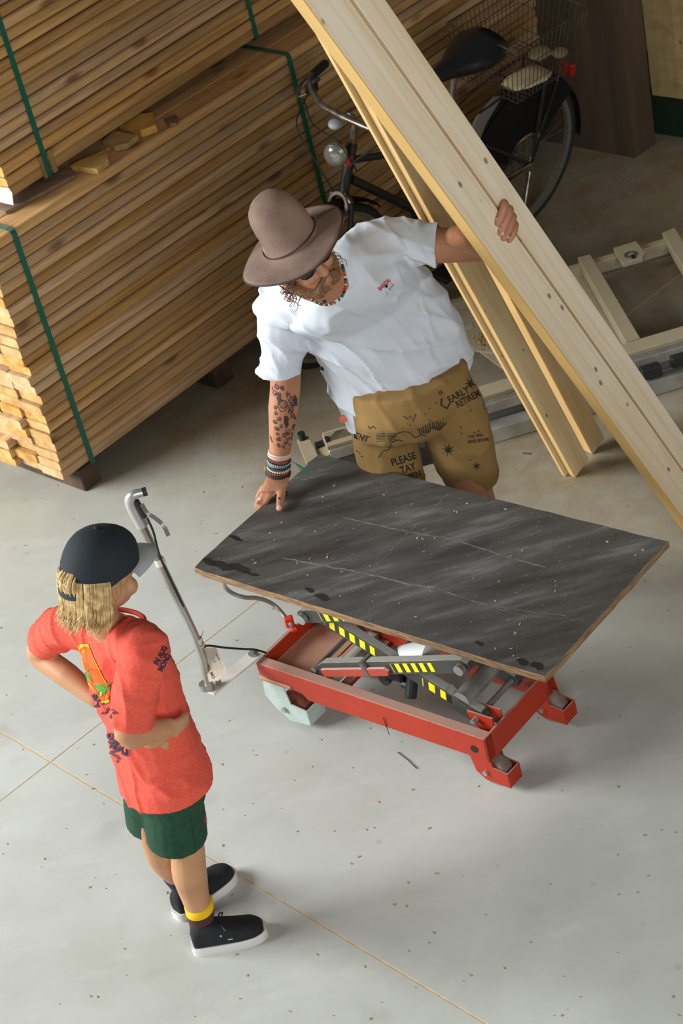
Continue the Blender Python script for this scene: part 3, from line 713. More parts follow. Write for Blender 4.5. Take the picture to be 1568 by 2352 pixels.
bmesh.ops.remove_doubles(bm, verts=bm.verts[:], dist=.0008); bmesh.ops.solidify(bm, geom=bm.faces[:], thickness=.006); obj('release_lever', bm, mat('dull_lever', '7C7A76', .4, .6), hh)
bm = NB(); tube(bm, catmull([P(338, 1190, .85), P(352, 1222, .80)+cdir*.006, P(362, 1262, .74)+cdir*.01, P(372, 1290, .69)+cdir*.012, P(405, 1360, .58)+cdir*.01, P(440, 1437, .45)+cdir*.008, P(456, 1470, .40)+cdir*.006, P(470, 1482, .37), P(470, 1486, .355), P(480, 1483, .34), P(520, 1488, .30), P(565, 1491, .265), P(585, 1492, .25), P(610, 1499, .215)], 8), .0034, 8)
obj('brake_cable', bm, M_black, cart, smooth=True)
# paper hang tag
def quad_px(pts): return [P(x, y, z) for x, y, z in pts]
tq = quad_px([(465, 1488, .365), (496, 1487, .36), (521, 1541, .30), (502, 1563, .275), (480, 1566, .27), (466, 1515, .33)])
bm = NB(); extrude_poly(bm, tq, cdir*.0012); tago = obj('hang_tag', bm, mat('tag_card', 'C9B6A4', .7, c2='B8A896', scale=30), cart)
bv = bvh_of(tago); bm = NB(); print_text(bm, bv, 'NIET BEL MO', 478, 1532, 10, -64, .02, off=.0008); obj('handwriting', bm, M_blk, tago)
bm = NB(); print_text(bm, bv, 'A40', 491, 1516, 9, -66, .01, off=.0008); obj('handwriting', bm, mat('green_ink', '4E9C94', .7), tago)
bm = NB(); print_text(bm, bv, 'reparatie', 500, 1508, 5, -62, .01, off=.0008); obj('printed_line', bm, M_blk, tago)
bm = NB(); tube(bm, catmull([P(454, 1482, .385)+cdir*.015, P(462, 1484, .38)+cdir*.016, P(466, 1472, .395)+cdir*.012], 5), .0012, 6); tube(bm, [P(460, 1466, .40)+cdir*.015, P(467, 1449, .43)], .0008, 5)
obj('cable_tie', bm, M_black, hpole)

# ================================================================== people
M_skin = mat('skin', 'B57E5C', .55, c2='A56E4E', scale=9, sss=.12, bump=.25, bscale=160)
M_skinc = mat('skin_child', 'C08E66', .55, c2='B07E58', scale=9, sss=.12)
M_white = mat('white_cotton', 'CDD1D8', .9, bump=.12, bscale=400)
M_shorts = mat('tan_cotton', '92713E', .9, c2='846636', scale=10, bump=.15, bscale=300)
M_ink = mat('black_ink', '221E1C', .8)
M_coral = mat('coral_cotton', 'E65C48', .95, c2='D8503E', scale=160, bump=.15, bscale=350)
M_green = mat('green_fleece', '17452C', .95, c2='123A25', scale=60, bump=.1, bscale=300)
def chain(bm, pts, rr, seg=16, k=4):
    n = len(pts); q = catmull(pts, k); r = list(np.interp(np.linspace(0, n-1, len(q)), range(n), rr)); tube(bm, q, r, seg, round_ends=True)
def V(*a): return Vector(a)

# ------------------------------------------------------------------ the man
HS = .88
def build_man():
    base = P(1040, 1290, 0)
    m = thing('person', 'man in felt hat, white T-shirt and printed tan shorts leaning on the cart board', 'person', (.33, 5.15, 0))
    X = V(1, .08, 0).normalized(); Y = V(.08, -1, 0).normalized()
    hipR, hipL = P(884, 1000, .76), P(1035, 945, .82)
    knL = P(1088, 1128, .47); knR = V(hipR.x-.01, hipR.y+.02, .47)
    anL = V(knL.x+.03, knL.y+.07, .09); anR = V(knR.x-.03, knR.y+.05, .09)
    pel = (hipR+hipL)/2+V(0, -.03, .09)
    s1, s2, s3 = P(895, 805, 1.03), P(828, 700, 1.2), P(772, 632, 1.38)
    shR, shL = P(648, 700, 1.27), P(898, 560, 1.35)
    elR, wrR = P(655, 880, 1.03), P(640, 1068, .775)
    elL, wrL = P(1112, 566, 1.31), P(1145, 508, 1.46)
    # head frame
    up = (cx*(-.64)+cy*.768)*.85 + cz*.53; e1 = (cx*.768+cy*.64); e2 = up.cross(e1)*-1
    if e2.dot(cz) < 0: e2 = -e2
    ph = math.radians(14); fw = (e2*math.cos(ph)+e1*math.sin(ph)).normalized(); rt = fw.cross(up).normalized()
    B = P(681, 578, 1.555); HC = B-up*.028-fw*.02; B = B+(cy*22-cx*18)*.00115
    HM = Matrix((rt, fw, up)).transposed()
    def h(x, y, z): return HC+HM @ V(x, y, z)*HS
    bm = NB()
    # trunk
    loft(bm, [(pel-V(0, 0, .08), X*.11, Y*.08), (pel, X*.150, Y*.10), (s1, X*.135, Y*.095), (s2, (shL-shR).normalized()*.155, Y*.105), ((s2+s3)/2, (shL-shR).normalized()*.15, Y*.09), (s3, (shL-shR).normalized()*.075, Y*.06)], 20)
    for a, b, c, d in ((hipR, knR, anR, 1), (hipL, knL, anL, -1)):
        chain(bm, [a+V(0, 0, .04), a.lerp(b, .5), b, b.lerp(c, .35)+V(0, .02, 0), c], [.076, .074, .056, .054, .036])
        chain(bm, [c+V(0, .03, -.04), c+V(0, -.06, -.05), c+V(0, -.14, -.06)], [.035, .034, .026])
    tr = (shL-shR).normalized()
    chain(bm, [s3+tr*(-.02), shR+V(.02, 0, .01)], [.06, .058]); chain(bm, [s3+tr*.02, shL+V(-.02, 0, 0)], [.06, .056])
    chain(bm, [shR, shR.lerp(elR, .5), elR, elR.lerp(wrR, .3), elR.lerp(wrR, .7), wrR], [.056, .048, .043, .043, .033, .027])
    chain(bm, [shL, shL.lerp(elL, .5), elL], [.054, .050, .040])
    # neck and head
    chain(bm, [s3-V(0, 0, .02), h(0, -.03, -.09), h(0, -.02, -.03)], [.062, .056, .058])
    ell(bm, h(0, -.012, .02), (.078*HS, .096*HS, .10*HS), HM); ell(bm, h(0, .022, -.045), (.062*HS, .066*HS, .07*HS), HM); ell(bm, h(0, .05, -.09), (.036*HS, .034*HS, .024*HS), HM)
    chain(bm, [h(0, .082, .012), h(0, .098, -.012), h(0, .106, -.034)], [.009, .011, .014]); 
    for s in (-1, 1):
        ell(bm, h(s*.015, .092, -.036), (.009*HS, .009*HS, .008*HS), HM); ell(bm, h(s*.08, -.008, -.012), (.010*HS, .02*HS, .033*HS), HM); ell(bm, h(s*.034, .076, -.03), (.026*HS, .02*HS, .02*HS), HM)
        ell(bm, h(s*.03, .082, .022), (.024*HS, .012*HS, .008*HS), HM)
    ell(bm, h(0, .083, -.064), (.024*HS, .012*HS, .006*HS), HM); ell(bm, h(0, .081, -.073), (.021*HS, .011*HS, .006*HS), HM)
    # right hand: thumb flat on the board, fingers over its edge
    pw = P(636, 1108, .735); kn = P(622, 1128, .722)
    loft(bm, [(wrR, cx*.026, cz*.017), (P(638, 1090, .75), cx*.031, cz*.017), (P(634, 1112, .735), cx*.038, cz*.016), (P(622, 1130, .722), cx*.036, cz*.013)], 16)
    chain(bm, [P(645, 1100, .74), P(647, 1124, .72), P(644, 1148, .709), P(641, 1168, .703)], [.016, .0135, .0125, .0098], 12)
    for pts, r in (([(618, 1118, .725), (605, 1138, .714), (592, 1152, .70)], .0098), ([(612, 1126, .72), (600, 1146, .70), (590, 1160, .672), (596, 1170, .655)], .0102), ([(620, 1134, .716), (610, 1150, .70), (599, 1165, .670), (606, 1176, .655)], .0098), ([(606, 1118, .724), (597, 1132, .70), (592, 1145, .672), (600, 1155, .656)], .0088)):
        chain(bm, [P(*p) for p in pts], [r*1.12, r, r*.95, r*.82][:len(pts)], 12)
    # left hand behind the plank, fingers curled over its edge
    return m, bm, dict(locals())
MAN, mbm, g_ = build_man()

# the planks held up by the man are needed for his left hand
pA0, pA1 = P(1632, 1212, .03), PD(767, 0, 4.75); dA = (pA1-pA0).normalized()
pA0 = pA0-dA*(pA0.z-.03)/dA.z
hp_ = None
vv = (CAMP-(pA0+dA*2.0)).normalized(); n0 = (vv-dA*vv.dot(dA)).normalized(); th = math.radians(33)
sd = dA.cross(n0).normalized()
if sd.dot(cx) < 0: sd = -sd
nA = (n0*math.cos(th)+sd*math.sin(th)).normalized(); wA = (sd*math.cos(th)-n0*math.sin(th)).normalized()   # face normal, width direction (to the right)
WA, TA_ = .0975, .045
faceC = pA0                                       # centre of the front face
def onA(px, py, off=0.): return PLANE(px, py, pA0, nA)+nA*off
L_ = g_
wl, el = g_['wrL'], g_['elL']
e_r = pA0+wA*(WA/2)
k1 = onA(1166, 478, -.045); k4 = onA(1176, 522, -.045)
wl2 = onA(1120, 560, -.10)
chain(mbm, [el, el.lerp(wl2, .5), wl2], [.038, .034, .028])
loft(mbm, [(wl2, dA*.026, nA*.017), (wl2.lerp((k1+k4)/2, .5), dA*.035, nA*.015), ((k1+k4)/2-wA*.01, dA*.038, nA*.013)], 16)
FINGERS = [((1150, 468), (1143, 488), (1137, 512), .0112), ((1162, 482), (1152, 506), (1144, 534), .0112), ((1170, 498), (1161, 522), (1151, 547), .0102), ((1176, 516), (1170, 534), (1163, 552), .0090)]
for a, b, c, r in FINGERS:
    chain(mbm, [onA(a[0]+16, a[1]+6, -.05), onA(a[0]+12, a[1]+2, -.012), onA(*a, .010), onA(*b, .013), onA(*c, .008)], [r*1.1, r*1.1, r*1.05, r, r*.85], 12)
man_body = organic('body', mbm, M_skin, MAN, .0042, 5)

def fold_dir(a, b, amp, s1=16., s2=4., seed=0.):
    a, b = Vector(a).normalized(), Vector(b).normalized(); c = a.cross(b)
    def f(p):
        q = Vector((p.dot(a)*s1, p.dot(b)*s2, p.dot(c)*s2+seed)); v = noise.noise(q); w = noise.noise(q*.45+Vector((3, 1, 7)))
        r = max(0., 1-abs(v)*3.2); return amp*(r*r*.9+w*1.1-.25)
    return f
G = g_; X, Y = G['X'], G['Y']
# ---- shirt
bm = NB()
tr = (G['shL']-G['shR']).normalized()
def ring(pr, pl, dep, tilt=V(0, -1, 0)):
    a, b = P(*pr), P(*pl); return ((a+b)/2, (b-a)/2, tilt*dep)
loft(bm, [ring((808, 1010, .77), (1096, 850, .86), .150), ring((803, 985, .815), (1088, 822, .905), .150), ring((748, 882, .98), (1048, 725, 1.06), .140), ring((706, 800, 1.11), (990, 640, 1.20), .135), ring((660, 712, 1.24), (925, 570, 1.33), .115), ((G['s3']+(G['shR']+G['shL'])/2)/2+V(0, 0, .02), tr*.12, Y*.085), (G['s3']+V(0, 0, .01), tr*.085, Y*.07)], 28)
loft(bm, [(G['s1'], tr*.15, Y*.11), (G['s2'], tr*.176, Y*.130), ((G['s2']+G['s3'])/2, tr*.176, Y*.118), (G['s3']-V(0, 0, .015), tr*.105, Y*.085)], 24)
shR, shL, elR, elL = G['shR'], G['shL'], G['elR'], G['elL']
chain(bm, [G['s3']-tr*.03, shR+V(.01, 0, 0), shR.lerp(elR, .45), P(641, 872, 1.05)], [.072, .076, .067, .066])
seL = shL.lerp(elL, .50)
chain(bm, [G['s3']+tr*.03, shL, shL.lerp(elL, .35), seL+(elL-shL).normalized()*.03], [.072, .072, .059, .055])
f1 = fold_dir((.55, .1, .8), (.8, 0, -.55), .0150, 12, 2.4); f2 = fold_dir((.9, 0, .35), (-.2, 0, 1), .0062, 22, 4, 4)
hemc = (P(801, 972, .83)+P(1086, 812, .92))/2; hemn = -(tr.cross(V(0, -1, 0))); hemn = hemn if hemn.z < 0 else -hemn
ax_ = (P(1086, 812, .92)-P(801, 972, .83)).normalized(); hn = ax_.cross(V(0, 1, 0)); hn = hn if hn.z < 0 else -hn
vb = P(741, 686, 1.33)
shirt = organic('shirt', bm, M_white, MAN, .0062, 5, fold=lambda p: f1(p)+f2(p),
    cuts=[(hemc, hn, .30), (P(641, 848, 1.08), (elR-shR), .12), (seL, (elL-shL), .10)])
# V neck: bare skin framed by a ribbed collar
bvs = bvh_of(shirt); bm = NB(); print_poly(bm, bvs, [(690, 640), (716, 664), (742, 681), (756, 660), (772, 634), (778, 605), (760, 585), (720, 590)], .001, c=(738, 632)); obj('neckline', bm, M_skin, man_body)
bm = NB(); pts = [onto(bvs, x, y, .002) for x, y in ((686, 640), (700, 653), (716, 665), (730, 677), (742, 686), (752, 673), (762, 657), (773, 638), (780, 618))]; tube(bm, catmull([p for p in pts if p], 3), .0065, 8); obj('collar', bm, M_white, shirt, smooth=True)
# ---- shorts
bm = NB()
hipR, hipL, knR, knL, pel = G['hipR'], G['hipL'], G['knR'], G['knL'], G['pel']
loft(bm, [(pel+V(0, 0, .09), X*.168, Y*.118), (pel, X*.182, Y*.13), (pel-V(0, -.02, .07), X*.180, Y*.115), (pel-V(0, -.04, .11), X*.15, Y*.08)], 24)
chain(bm, [pel+V(-.075, .0, .03), hipR+V(0, 0, -.0), hipR.lerp(knR, .4), hipR.lerp(knR, .95)], [.085, .096, .094, .09])
kl = P(1083, 1098, .50)
chain(bm, [hipL+V(0, 0, .02), hipL.lerp(kl, .5), kl, kl+V(0, 0, -.04)], [.10, .097, .082, .08])
f3 = fold_dir((.9, 0, .3), (0, 0, 1), .0045, 14, 5, 9)
M_hem = P(1083, 1100, .50)
shorts = organic('shorts', bm, M_shorts, MAN, .0062, 14, fold=f3, cuts=[(M_hem, (.1, .1, -1), .14), (hipR.lerp(knR, .9), (0, 0, -1), .14)])
# pocket lining tab at the right hip
bm = NB(); cbox(bm, P(787, 962, .88), (.02, .012, .02), .003); obj('waistband_tab', bm, mat('orange_tab', 'E0704A', .8), MAN)
# shoes
def shoe(par, heel, toe, w, h, mu, ms, name='shoe', stripe=None):
    d = (toe-heel).normalized(); s = V(-d.y, d.x, 0); L = (toe-heel).length
    o = Matrix.Translation(heel) @ Matrix((d, s, V(0, 0, 1))).transposed().to_4x4()
    def pr(t):   # half width along the foot
        return w*(.78+.30*math.sin(PI*min(1, max(0, (t-.12)))**1.0*.85)) if t < .8 else w*(1.06*math.sqrt(max(0.02, 1-((t-.78)/.235)**2)))
    ts = [0, .04, .12, .25, .4, .55, .7, .8, .88, .94, .98, 1.0]
    bm = NB(); rows = []
    def wd(t): return pr(t)*(math.sqrt(max(.05, 1-((.10-t)/.115)**2)) if t < .10 else 1)
    secs = []
    outline = [(t, wd(t)) for t in ts]
    for z in (0, .006, .022, .026):
        k = 1.03 if z < .024 else .98
        rows.append([V(t*L+(t-.5)*.008, y*k, z) for t, y in outline]+[V(t*L+(t-.5)*.008, -y*k, z) for t, y in outline[::-1]])
    n = len(rows[0]); vs = [[bm.verts.new(o @ p) for p in r] for r in rows]
    for a, b in zip(vs, vs[1:]):
        for i in range(n): bm.faces.new((a[i], a[(i+1) % n], b[(i+1) % n], b[i]))
    bm.faces.new(vs[0][::-1]); bm.faces.new(vs[-1]); sole = None
    bm2 = NB()
    loft(bm2, [(o @ V(t*L, 0, .02+zc*.5), o.to_3x3() @ V(0, wd(t)*.98, 0), V(0, 0, zc*.5+.012)) for t, zc in ((.02, h*.55), (.06, h*.85), (.15, h), (.3, h*.98), (.42, h*.85), (.55, h*.66), (.7, h*.5), (.84, h*.4), (.94, h*.27), (.985, h*.12))], 20, pw=2.3)
    up_ = organic(name, bm2, mu, par, .0045, 4); obj('sole', bm, ms, up_, smooth=True, auto=50)
    return up_, o, L
M_shoe = mat('black_canvas', '17171A', .85, bump=.2, bscale=300); M_sole = mat('white_rubber', 'D2CFC8', .6)
M_lace = mat('black_lace', '0E0E10', .7)
for a in (G['anR'], G['anL']): shoe(MAN, V(a.x, a.y+.07, 0), V(a.x-.01, a.y-.20, 0), .045, .07, M_shoe, M_sole)

# ---- head things
HM, HC, Bc, up, fw, rt = G['HM'], G['HC'], G['B'], G['up'], G['fw'], G['rt']
def h(x, y, z): return HC+HM @ V(x, y, z)*HS
M_felt = mat('brown_felt', '7E6658', .95, c2='5A4438', scale=9, bump=.2, bscale=200, ramp=(.42, .72)); M_cord = mat('dark_cord', '33241F', .7)
bm = NB(); HB = Matrix.Translation(Bc) @ HM.to_4x4() @ Matrix.Translation((0, .004, 0)) @ Matrix.Scale(.915, 4); S = 40
# (radius, height, front-back stretch)
prof = [(.000, .158), (.022, .156), (.042, .147), (.060, .130), (.070, .106), (.075, .076), (.077, .045), (.079, .018), (.082, .004), (.092, -.001), (.118, -.003), (.140, -.006), (.158, -.011), (.168, -.015), (.1675, -.018), (.157, -.0145), (.139, -.0095), (.117, -.0065), (.091, -.005), (.0785, -.001), (.0755, .017), (.0735, .045), (.071, .076), (.066, .103), (.056, .126), (.040, .142), (.022, .150), (.0, .152)]
rows = []
for r, z in prof:
    row = []
    for j in range(S):
        a = 2*PI*j/S; x, y = r*math.cos(a), r*1.08*math.sin(a); zz = z
        t = max(0, (r-.095)/.068)
        zz += t*(.004*math.cos(2*a)+.006*math.sin(3*a+1)) + (0 if r > .09 else .003*math.sin(2*a+.6)*r/.09)
        if r < .09: x -= .014*min(1, max(0, z+.004)/.03)
        if r > .095: x, y = x*.975, y*.975
        row.append(bm.verts.new(HB @ V(x, y, zz)) if r > 0 else None)
    if r == 0: v0 = bm.verts.new(HB @ V(.003, 0, z)); row = [v0]*S
    rows.append(row)
for a, b in zip(rows, rows[1:]):
    for j in range(S):
        q = [a[j], a[(j+1) % S], b[(j+1) % S], b[j]]; q = [v for i, v in enumerate(q) if v not in q[:i]]
        if len(q) > 2: bm.faces.new(q)
hat = obj('hat', bm, M_felt, MAN, smooth=True)
bm = NB(); tube(bm, [HB @ V(.0845*math.cos(a)-.007, .0845*1.08*math.sin(a), .010) for a in [2*PI*i/48 for i in range(48)]], .0022, 6, closed=True); obj('hat_band', bm, M_cord, hat, smooth=True)
bm = NB(); tube(bm, [HB @ V(.1635*math.cos(a), .1635*1.08*math.sin(a), -.0165+.004*math.cos(2*a)+.006*math.sin(3*a+1)) for a in [2*PI*i/64 for i in range(64)]], .0026, 6, closed=True); obj('brim_edge', bm, M_cord, hat, smooth=True)
hv = bvh_of(hat); bm = NB()
def onp(b, px, py, off): return onto(b, px, py, off)
assert 1; pts = [onp(hv, *p, .002) for p in ((731, 503), (742, 493), (755, 484), (768, 480), (780, 481))]; tube(bm, catmull([p for p in pts if p], 4), .0016, 6); obj('hat_cord', bm, M_cord, hat)
# hair: curls below the brim, and beard
M_hair = mat('brown_hair', '4E3422', .6, c2='8A6038', scale=30)
def strands(name, roots, m, par, r=.0012, seed=1):
    rr = random.Random(seed); bm = NB()
    for (a, d, L, curl) in roots:
        pts = []; ph = rr.uniform(0, 6.28); cr = rr.uniform(.6, 1.3)*curl; t_ = d.orthogonal().normalized(); s_ = d.cross(t_)
        for i in range(9):
            k = i/8; pts.append(a+d*L*k+(t_*math.cos(ph+k*9)+s_*math.sin(ph+k*9))*cr*k**.4)
        tube(bm, catmull(pts, 2), [r, r*1.1, r*.5], 5)
    o = obj(name, bm, m, par, smooth=True); o['kind'] = 'stuff'; return o
rr = random.Random(5); roots = []
for i in range(150):
    a = rr.uniform(math.radians(150), math.radians(390)); el_ = rr.uniform(-.075, -.01)
    roots.append((h(.075*math.cos(a), .09*math.sin(a)-.01, el_+.02), (-up*1.0+HM @ V(math.cos(a)*.35, math.sin(a)*.25, 0)).normalized(), rr.uniform(.03, .065), .009))
strands('hair', roots, M_hair, MAN)
bm = NB()
ell(bm, h(0, .052, -.090), (.036, .028, .020), HM)
for s in (-1, 1): chain(bm, [h(s*.076, .0, -.015), h(s*.066, .03, -.06), h(s*.034, .060, -.092)], [.012, .016, .018]); chain(bm, [h(s*.006, .096, -.052), h(s*.036, .084, -.074)], [.007, .008])
beard = organic('beard', bm, mat('ginger_beard', '6A4830', .9, c2='8A6644', scale=260, bump=.9, bscale=300), MAN, .004, 3, fold=lambda p: .0028*noise.noise(p*160))
# glasses
M_gl = mat('black_frame', '141414', .3); M_lens = mat('dark_lens', '2A2624', .1)
bm = NB()
for s in (-1, 1):
    c = h(s*.034, .098, .002); tube(bm, [c+HM @ V(.025*math.cos(a), -.004*abs(math.cos(a))*s*0, .018*math.sin(a)) for a in [2*PI*i/20 for i in range(20)]], .0018, 6, closed=True)
    tube(bm, [h(s*.058, .096, .008), h(s*.078, .05, .008), h(s*.084, -.01, .0)], .0018, 6)
tube(bm, [h(-.01, .099, .006), h(0, .102, .009), h(.01, .099, .006)], .0018, 6); gl = obj('glasses', bm, M_gl, MAN, smooth=True)
for s in (-1, 1):
    bm = NB(); ell(bm, h(s*.034, .098, .002), (.024*HS, .0012*HS, .017*HS), HM); obj('lens', bm, M_lens, gl, smooth=True)
for s in (-1, 1):
    bm = NB(); ell(bm, h(s*.034, .084, .004), (.012*HS, .008*HS, .008*HS), HM); obj('eye', bm, mat('eye_white', 'D8D0C8', .3), MAN, smooth=True)
# bead necklaces
sv = bvh_of(shirt, man_body)
BC = ['C8321E', 'D8C060', '2A6A4A', '1E2630', 'E8E0D0', 'C86A20', '2A5A8A']
BM_ = [mat('bead_%d' % i, c, .35) for i, c in enumerate(BC)]
def beads(name, pts, r, par, surf, m=None, seq=None, step=.0062, off=.003, drop=0.):
    q = [onto(surf, *p, off) for p in pts]; q = [p for p in q if p]; c = catmull(q, 30); bm = NB(); d = 1; last = c[0]; i = 0
    rr = random.Random(3)
    for p in c:
        if (p-last).length >= step or i == 0:
            M_ = axes(p, (p-last) if (p-last).length > 0 else V(1, 0, 0)); mi = (seq[i % len(seq)] if seq else 0)
            lathe(bm, [(r*.35, -step*.42), (r*.9, -step*.32), (r, 0), (r*.9, step*.32), (r*.35, step*.42)], M_, 8, mi); last = p; i += 1
    bmc = NB(); o = obj(name, bm, m or BM_, par, smooth=True); o['kind'] = 'stuff'; return o
beads('necklace', [(683, 650), (697, 668), (716, 686), (742, 698), (764, 695), (783, 680), (791, 655), (789, 628), (784, 602)], .0042, MAN, sv, None, [0, 5, 2, 3, 3, 4, 2, 6, 3, 0, 0, 1, 2, 3, 4])
beads('necklace', [(655, 655), (658, 672), (667, 688), (673, 676), (671, 655)], .0030, MAN, sv, None, [1, 3, 3, 5, 3], step=.008)
bm = NB(); p = onto(sv, 744, 690, .004); cbox(bm, (0, 0, 0), (.010, .010, .006), .002, axes(p, cz, cy) @ Matrix.Rotation(.8, 4, 'Z')); obj('pendant', bm, M_black, MAN)
# bracelets
wr, el_ = G['wrR'], G['elR']; da = (el_-wr).normalized(); fr_ = P(640, 1092, .752)
SPEC = [(-.030, .0335, .0052, '3A2620', 0), (-.022, .0345, .0042, '2C1E1C', 0), (-.013, .033, .0034, '8A5A30', 1), (-.006, .0325, .003, 'D8D4CC', 1), (.001, .0335, .0036, '4A3630', 1), (.008, .033, .003, '3A8A94', 0), (.014, .0325, .0028, 'C8B89A', 1), (.020, .033, .003, '26262E', 1), (.027, .0315, .0026, '7A3A48', 0), (.035, .032, .0046, 'C8A890', 0), (.042, .032, .0036, 'D0B8A8', 0)]
for i, (t, R_, r, c, bead) in enumerate(SPEC):
    M_ = axes(wr+da*t+da*.0, da+V(.06*math.sin(i*2.1), .08*math.cos(i*1.3), 0)); bm = NB(); n = 30
    ringp = [M_ @ V(R_*math.cos(2*PI*j/n), R_*.92*math.sin(2*PI*j/n), 0) for j in range(n)]
    if bead:
        for p in ringp: ell(bm, p, r, None, 0, 8, 6)
    else: tube(bm, ringp, r, 7, closed=True)
    o = obj('bracelet', bm, mat('bracelet_%d' % i, c, .6), MAN, smooth=True)
    if bead: o['kind'] = 'stuff'
bm = NB()
for k in range(7):
    a = wr+da*(.015)+cx*.033; tube(bm, catmull([a, a+cx*(.012+.003*k)-V(0, 0, .012+.002*k), a+cx*(.020+.005*k)-V(0, 0, .035+.003*k)], 4), .0008, 5)
o = obj('bracelet_threads', bm, mat('green_thread', '3A8A6A', .8), MAN); o['kind'] = 'stuff'
bm = NB(); a = wr-da*.012-cx*.034; ell(bm, a, (.008, .008, .010)); obj('bead_charm', bm, M_card, MAN, smooth=True)
# finger nails
M_nail = mat('nail', 'D8A890', .35)
bvb = bvh_of(man_body); bm = NB()
def nail(px, py, a, b, ang):
    pts = [(px+a*math.cos(t)*math.cos(ang)-b*math.sin(t)*math.sin(ang), py+a*math.cos(t)*math.sin(ang)+b*math.sin(t)*math.cos(ang)) for t in [2*PI*i/10 for i in range(10)]]
    print_poly(bm, bvb, pts, .0007)
for px, py, a, b, ang in ((1139, 503, 5, 3.4, 1.9), (1147, 525, 5, 3.4, 1.9), (1154, 537, 5, 3.2, 1.9), (1165, 545, 4, 2.6, 1.8), (641, 1166, 6, 5, 1.6), (596, 1146, 4, 3, 2.4)): nail(px, py, a, b, ang)
obj('nails', bm, M_nail, MAN)['kind'] = 'stuff'
# tattoos: loose ink drawings down the forearm
bm = NB(); rr = random.Random(12)
def curl(cx_, cy_, s, n=14, turns=1.3):
    a0 = rr.uniform(0, 6); return [(cx_+s*(.35+.65*i/n)*math.cos(a0+turns*2*PI*i/n), cy_+s*1.1*(.35+.65*i/n)*math.sin(a0+turns*2*PI*i/n)) for i in range(n+1)]
for (x, y, s) in ((636, 888, 8), (648, 892, 6), (630, 902, 7), (640, 904, 6), (650, 930, 13), (670, 915, 7), (672, 928, 6), (668, 940, 9), (632, 935, 5), (633, 948, 5), (632, 968, 6), (640, 962, 6), (658, 962, 7), (656, 972, 5), (634, 984, 6), (645, 978, 5), (660, 992, 8), (652, 1000, 6), (640, 1008, 6), (655, 1016, 5), (640, 1022, 5), (651, 1026, 4), (637, 996, 4), (641, 1145, 3)):
    print_line(bm, bvb, curl(x, y, s*.8), 1.5, .0009)
    print_line(bm, bvb, curl(x+2, y+3, s*.45, 8, 1), 1.3, .0009)
for k_ in range(26):
    x, y = rr.uniform(624, 676), rr.uniform(884, 1028); w_ = rr.uniform(5, 11)
    print_line(bm, bvb, catmull([(x+rr.uniform(-w_, w_), y+rr.uniform(-w_, w_), 0) for _ in range(4)], 4), 1.5, .0009)
for pts in ([(676, 905), (682, 915), (683, 932), (676, 931), (672, 918)], [(652, 955), (660, 955), (663, 975), (657, 985), (652, 970)]): print_poly(bm, bvb, pts, .0009)
print_line(bm, bvb, [(640, 918), (652, 920), (660, 930), (656, 942), (645, 946), (638, 934), (640, 918)], 1.8, .0009)
obj('tattoo', bm, mat('tattoo_ink', '3A2E2C', .7), MAN)['kind'] = 'stuff'
# shirt print
sv = bvh_of(shirt); bm = NB(); print_text(bm, sv, 'BANZAI', 882, 654, 13, 42, .03, sx=.72, shear=-.1); obj('printed_word', bm, mat('red_ink', 'C8102E', .7), shirt)
bm = NB(); print_poly(bm, sv, [(886+3.4*math.cos(t), 658+3.4*math.sin(t)) for t in [2*PI*i/12 for i in range(12)]], .0016); obj('printed_dot', bm, M_ink, shirt)
bm = NB(); print_line(bm, sv, [(884, 668), (889, 672), (886, 677), (891, 671)], 1.1); print_line(bm, sv, [(889, 664), (895, 662), (893, 668), (900, 656), (905, 654)], 1.1); print_line(bm, sv, [(896, 650), (903, 655), (899, 660)], 1.1)
obj('printed_sketch', bm, mat('grey_ink', '8A8C92', .8), shirt)
# shorts print
sh = bvh_of(shorts); bm = NB()
for s, x, y, z, a, sx in (('EARLY', 1052, 907, 22, 30, .85), ('RETIREM', 1074, 917, 22, 28, .72), ('MENT', 824, 1003, 20, -18, .85), ('PLEASE', 926, 1055, 24, 18, .78), ('TAY', 936, 1076, 24, 20, .8), ('OPEN', 946, 1094, 20, 20, .8), ('YOU WILL', 1092, 1001, 10, 10, .8), ('NEVER BECOME', 1098, 1012, 10, 8, .68), ('ER', 1012, 902, 12, 30, .8), ('K', 803, 977, 18, -10, .9)):
    print_text(bm, sh, s, x, y, z, a, .02, sx=sx)
obj('printed_words', bm, M_ink, shorts)['kind'] = 'stuff'
bm = NB()
def star(x, y, R, r, n=8, rot=0.):
    print_poly(bm, sh, [(x+(R if i % 2 == 0 else r)*math.cos(rot+PI*i/n), y+(R if i % 2 == 0 else r)*math.sin(rot+PI*i/n)) for i in range(2*n)])
star(1080, 881, 14, 5, 7, .4); star(1029, 1033, 16, 5, 8, .2); star(1094, 1070, 12, 3, 6, .5)
print_line(bm, sh, catmull([(868, 1052, 0), (880, 1036, 0), (893, 1032, 0), (900, 1016, 0), (915, 1010, 0), (926, 1014, 0)], 5), 1.6)
print_line(bm, sh, catmull([(893, 1018, 0), (905, 1000, 0), (922, 992, 0), (940, 993, 0), (952, 1004, 0), (965, 1000, 0), (980, 1001, 0)], 5), 1.6)
for i in range(7): print_line(bm, sh, [(965+i*3.5, 999-i*1.0), (961+i*5, 985-i*3)], 2.0)
for i in range(7): print_line(bm, sh, [(990+i*3, 984+i*.8), (986+i*6.5, 966-abs(3-i)*-1.5)], 2.2)
for i in range(6):
    for j in range(2): print_line(bm, sh, [(864+j*26, 996+i*3.4), (884+j*26, 995+i*3.4), ], 1.2)
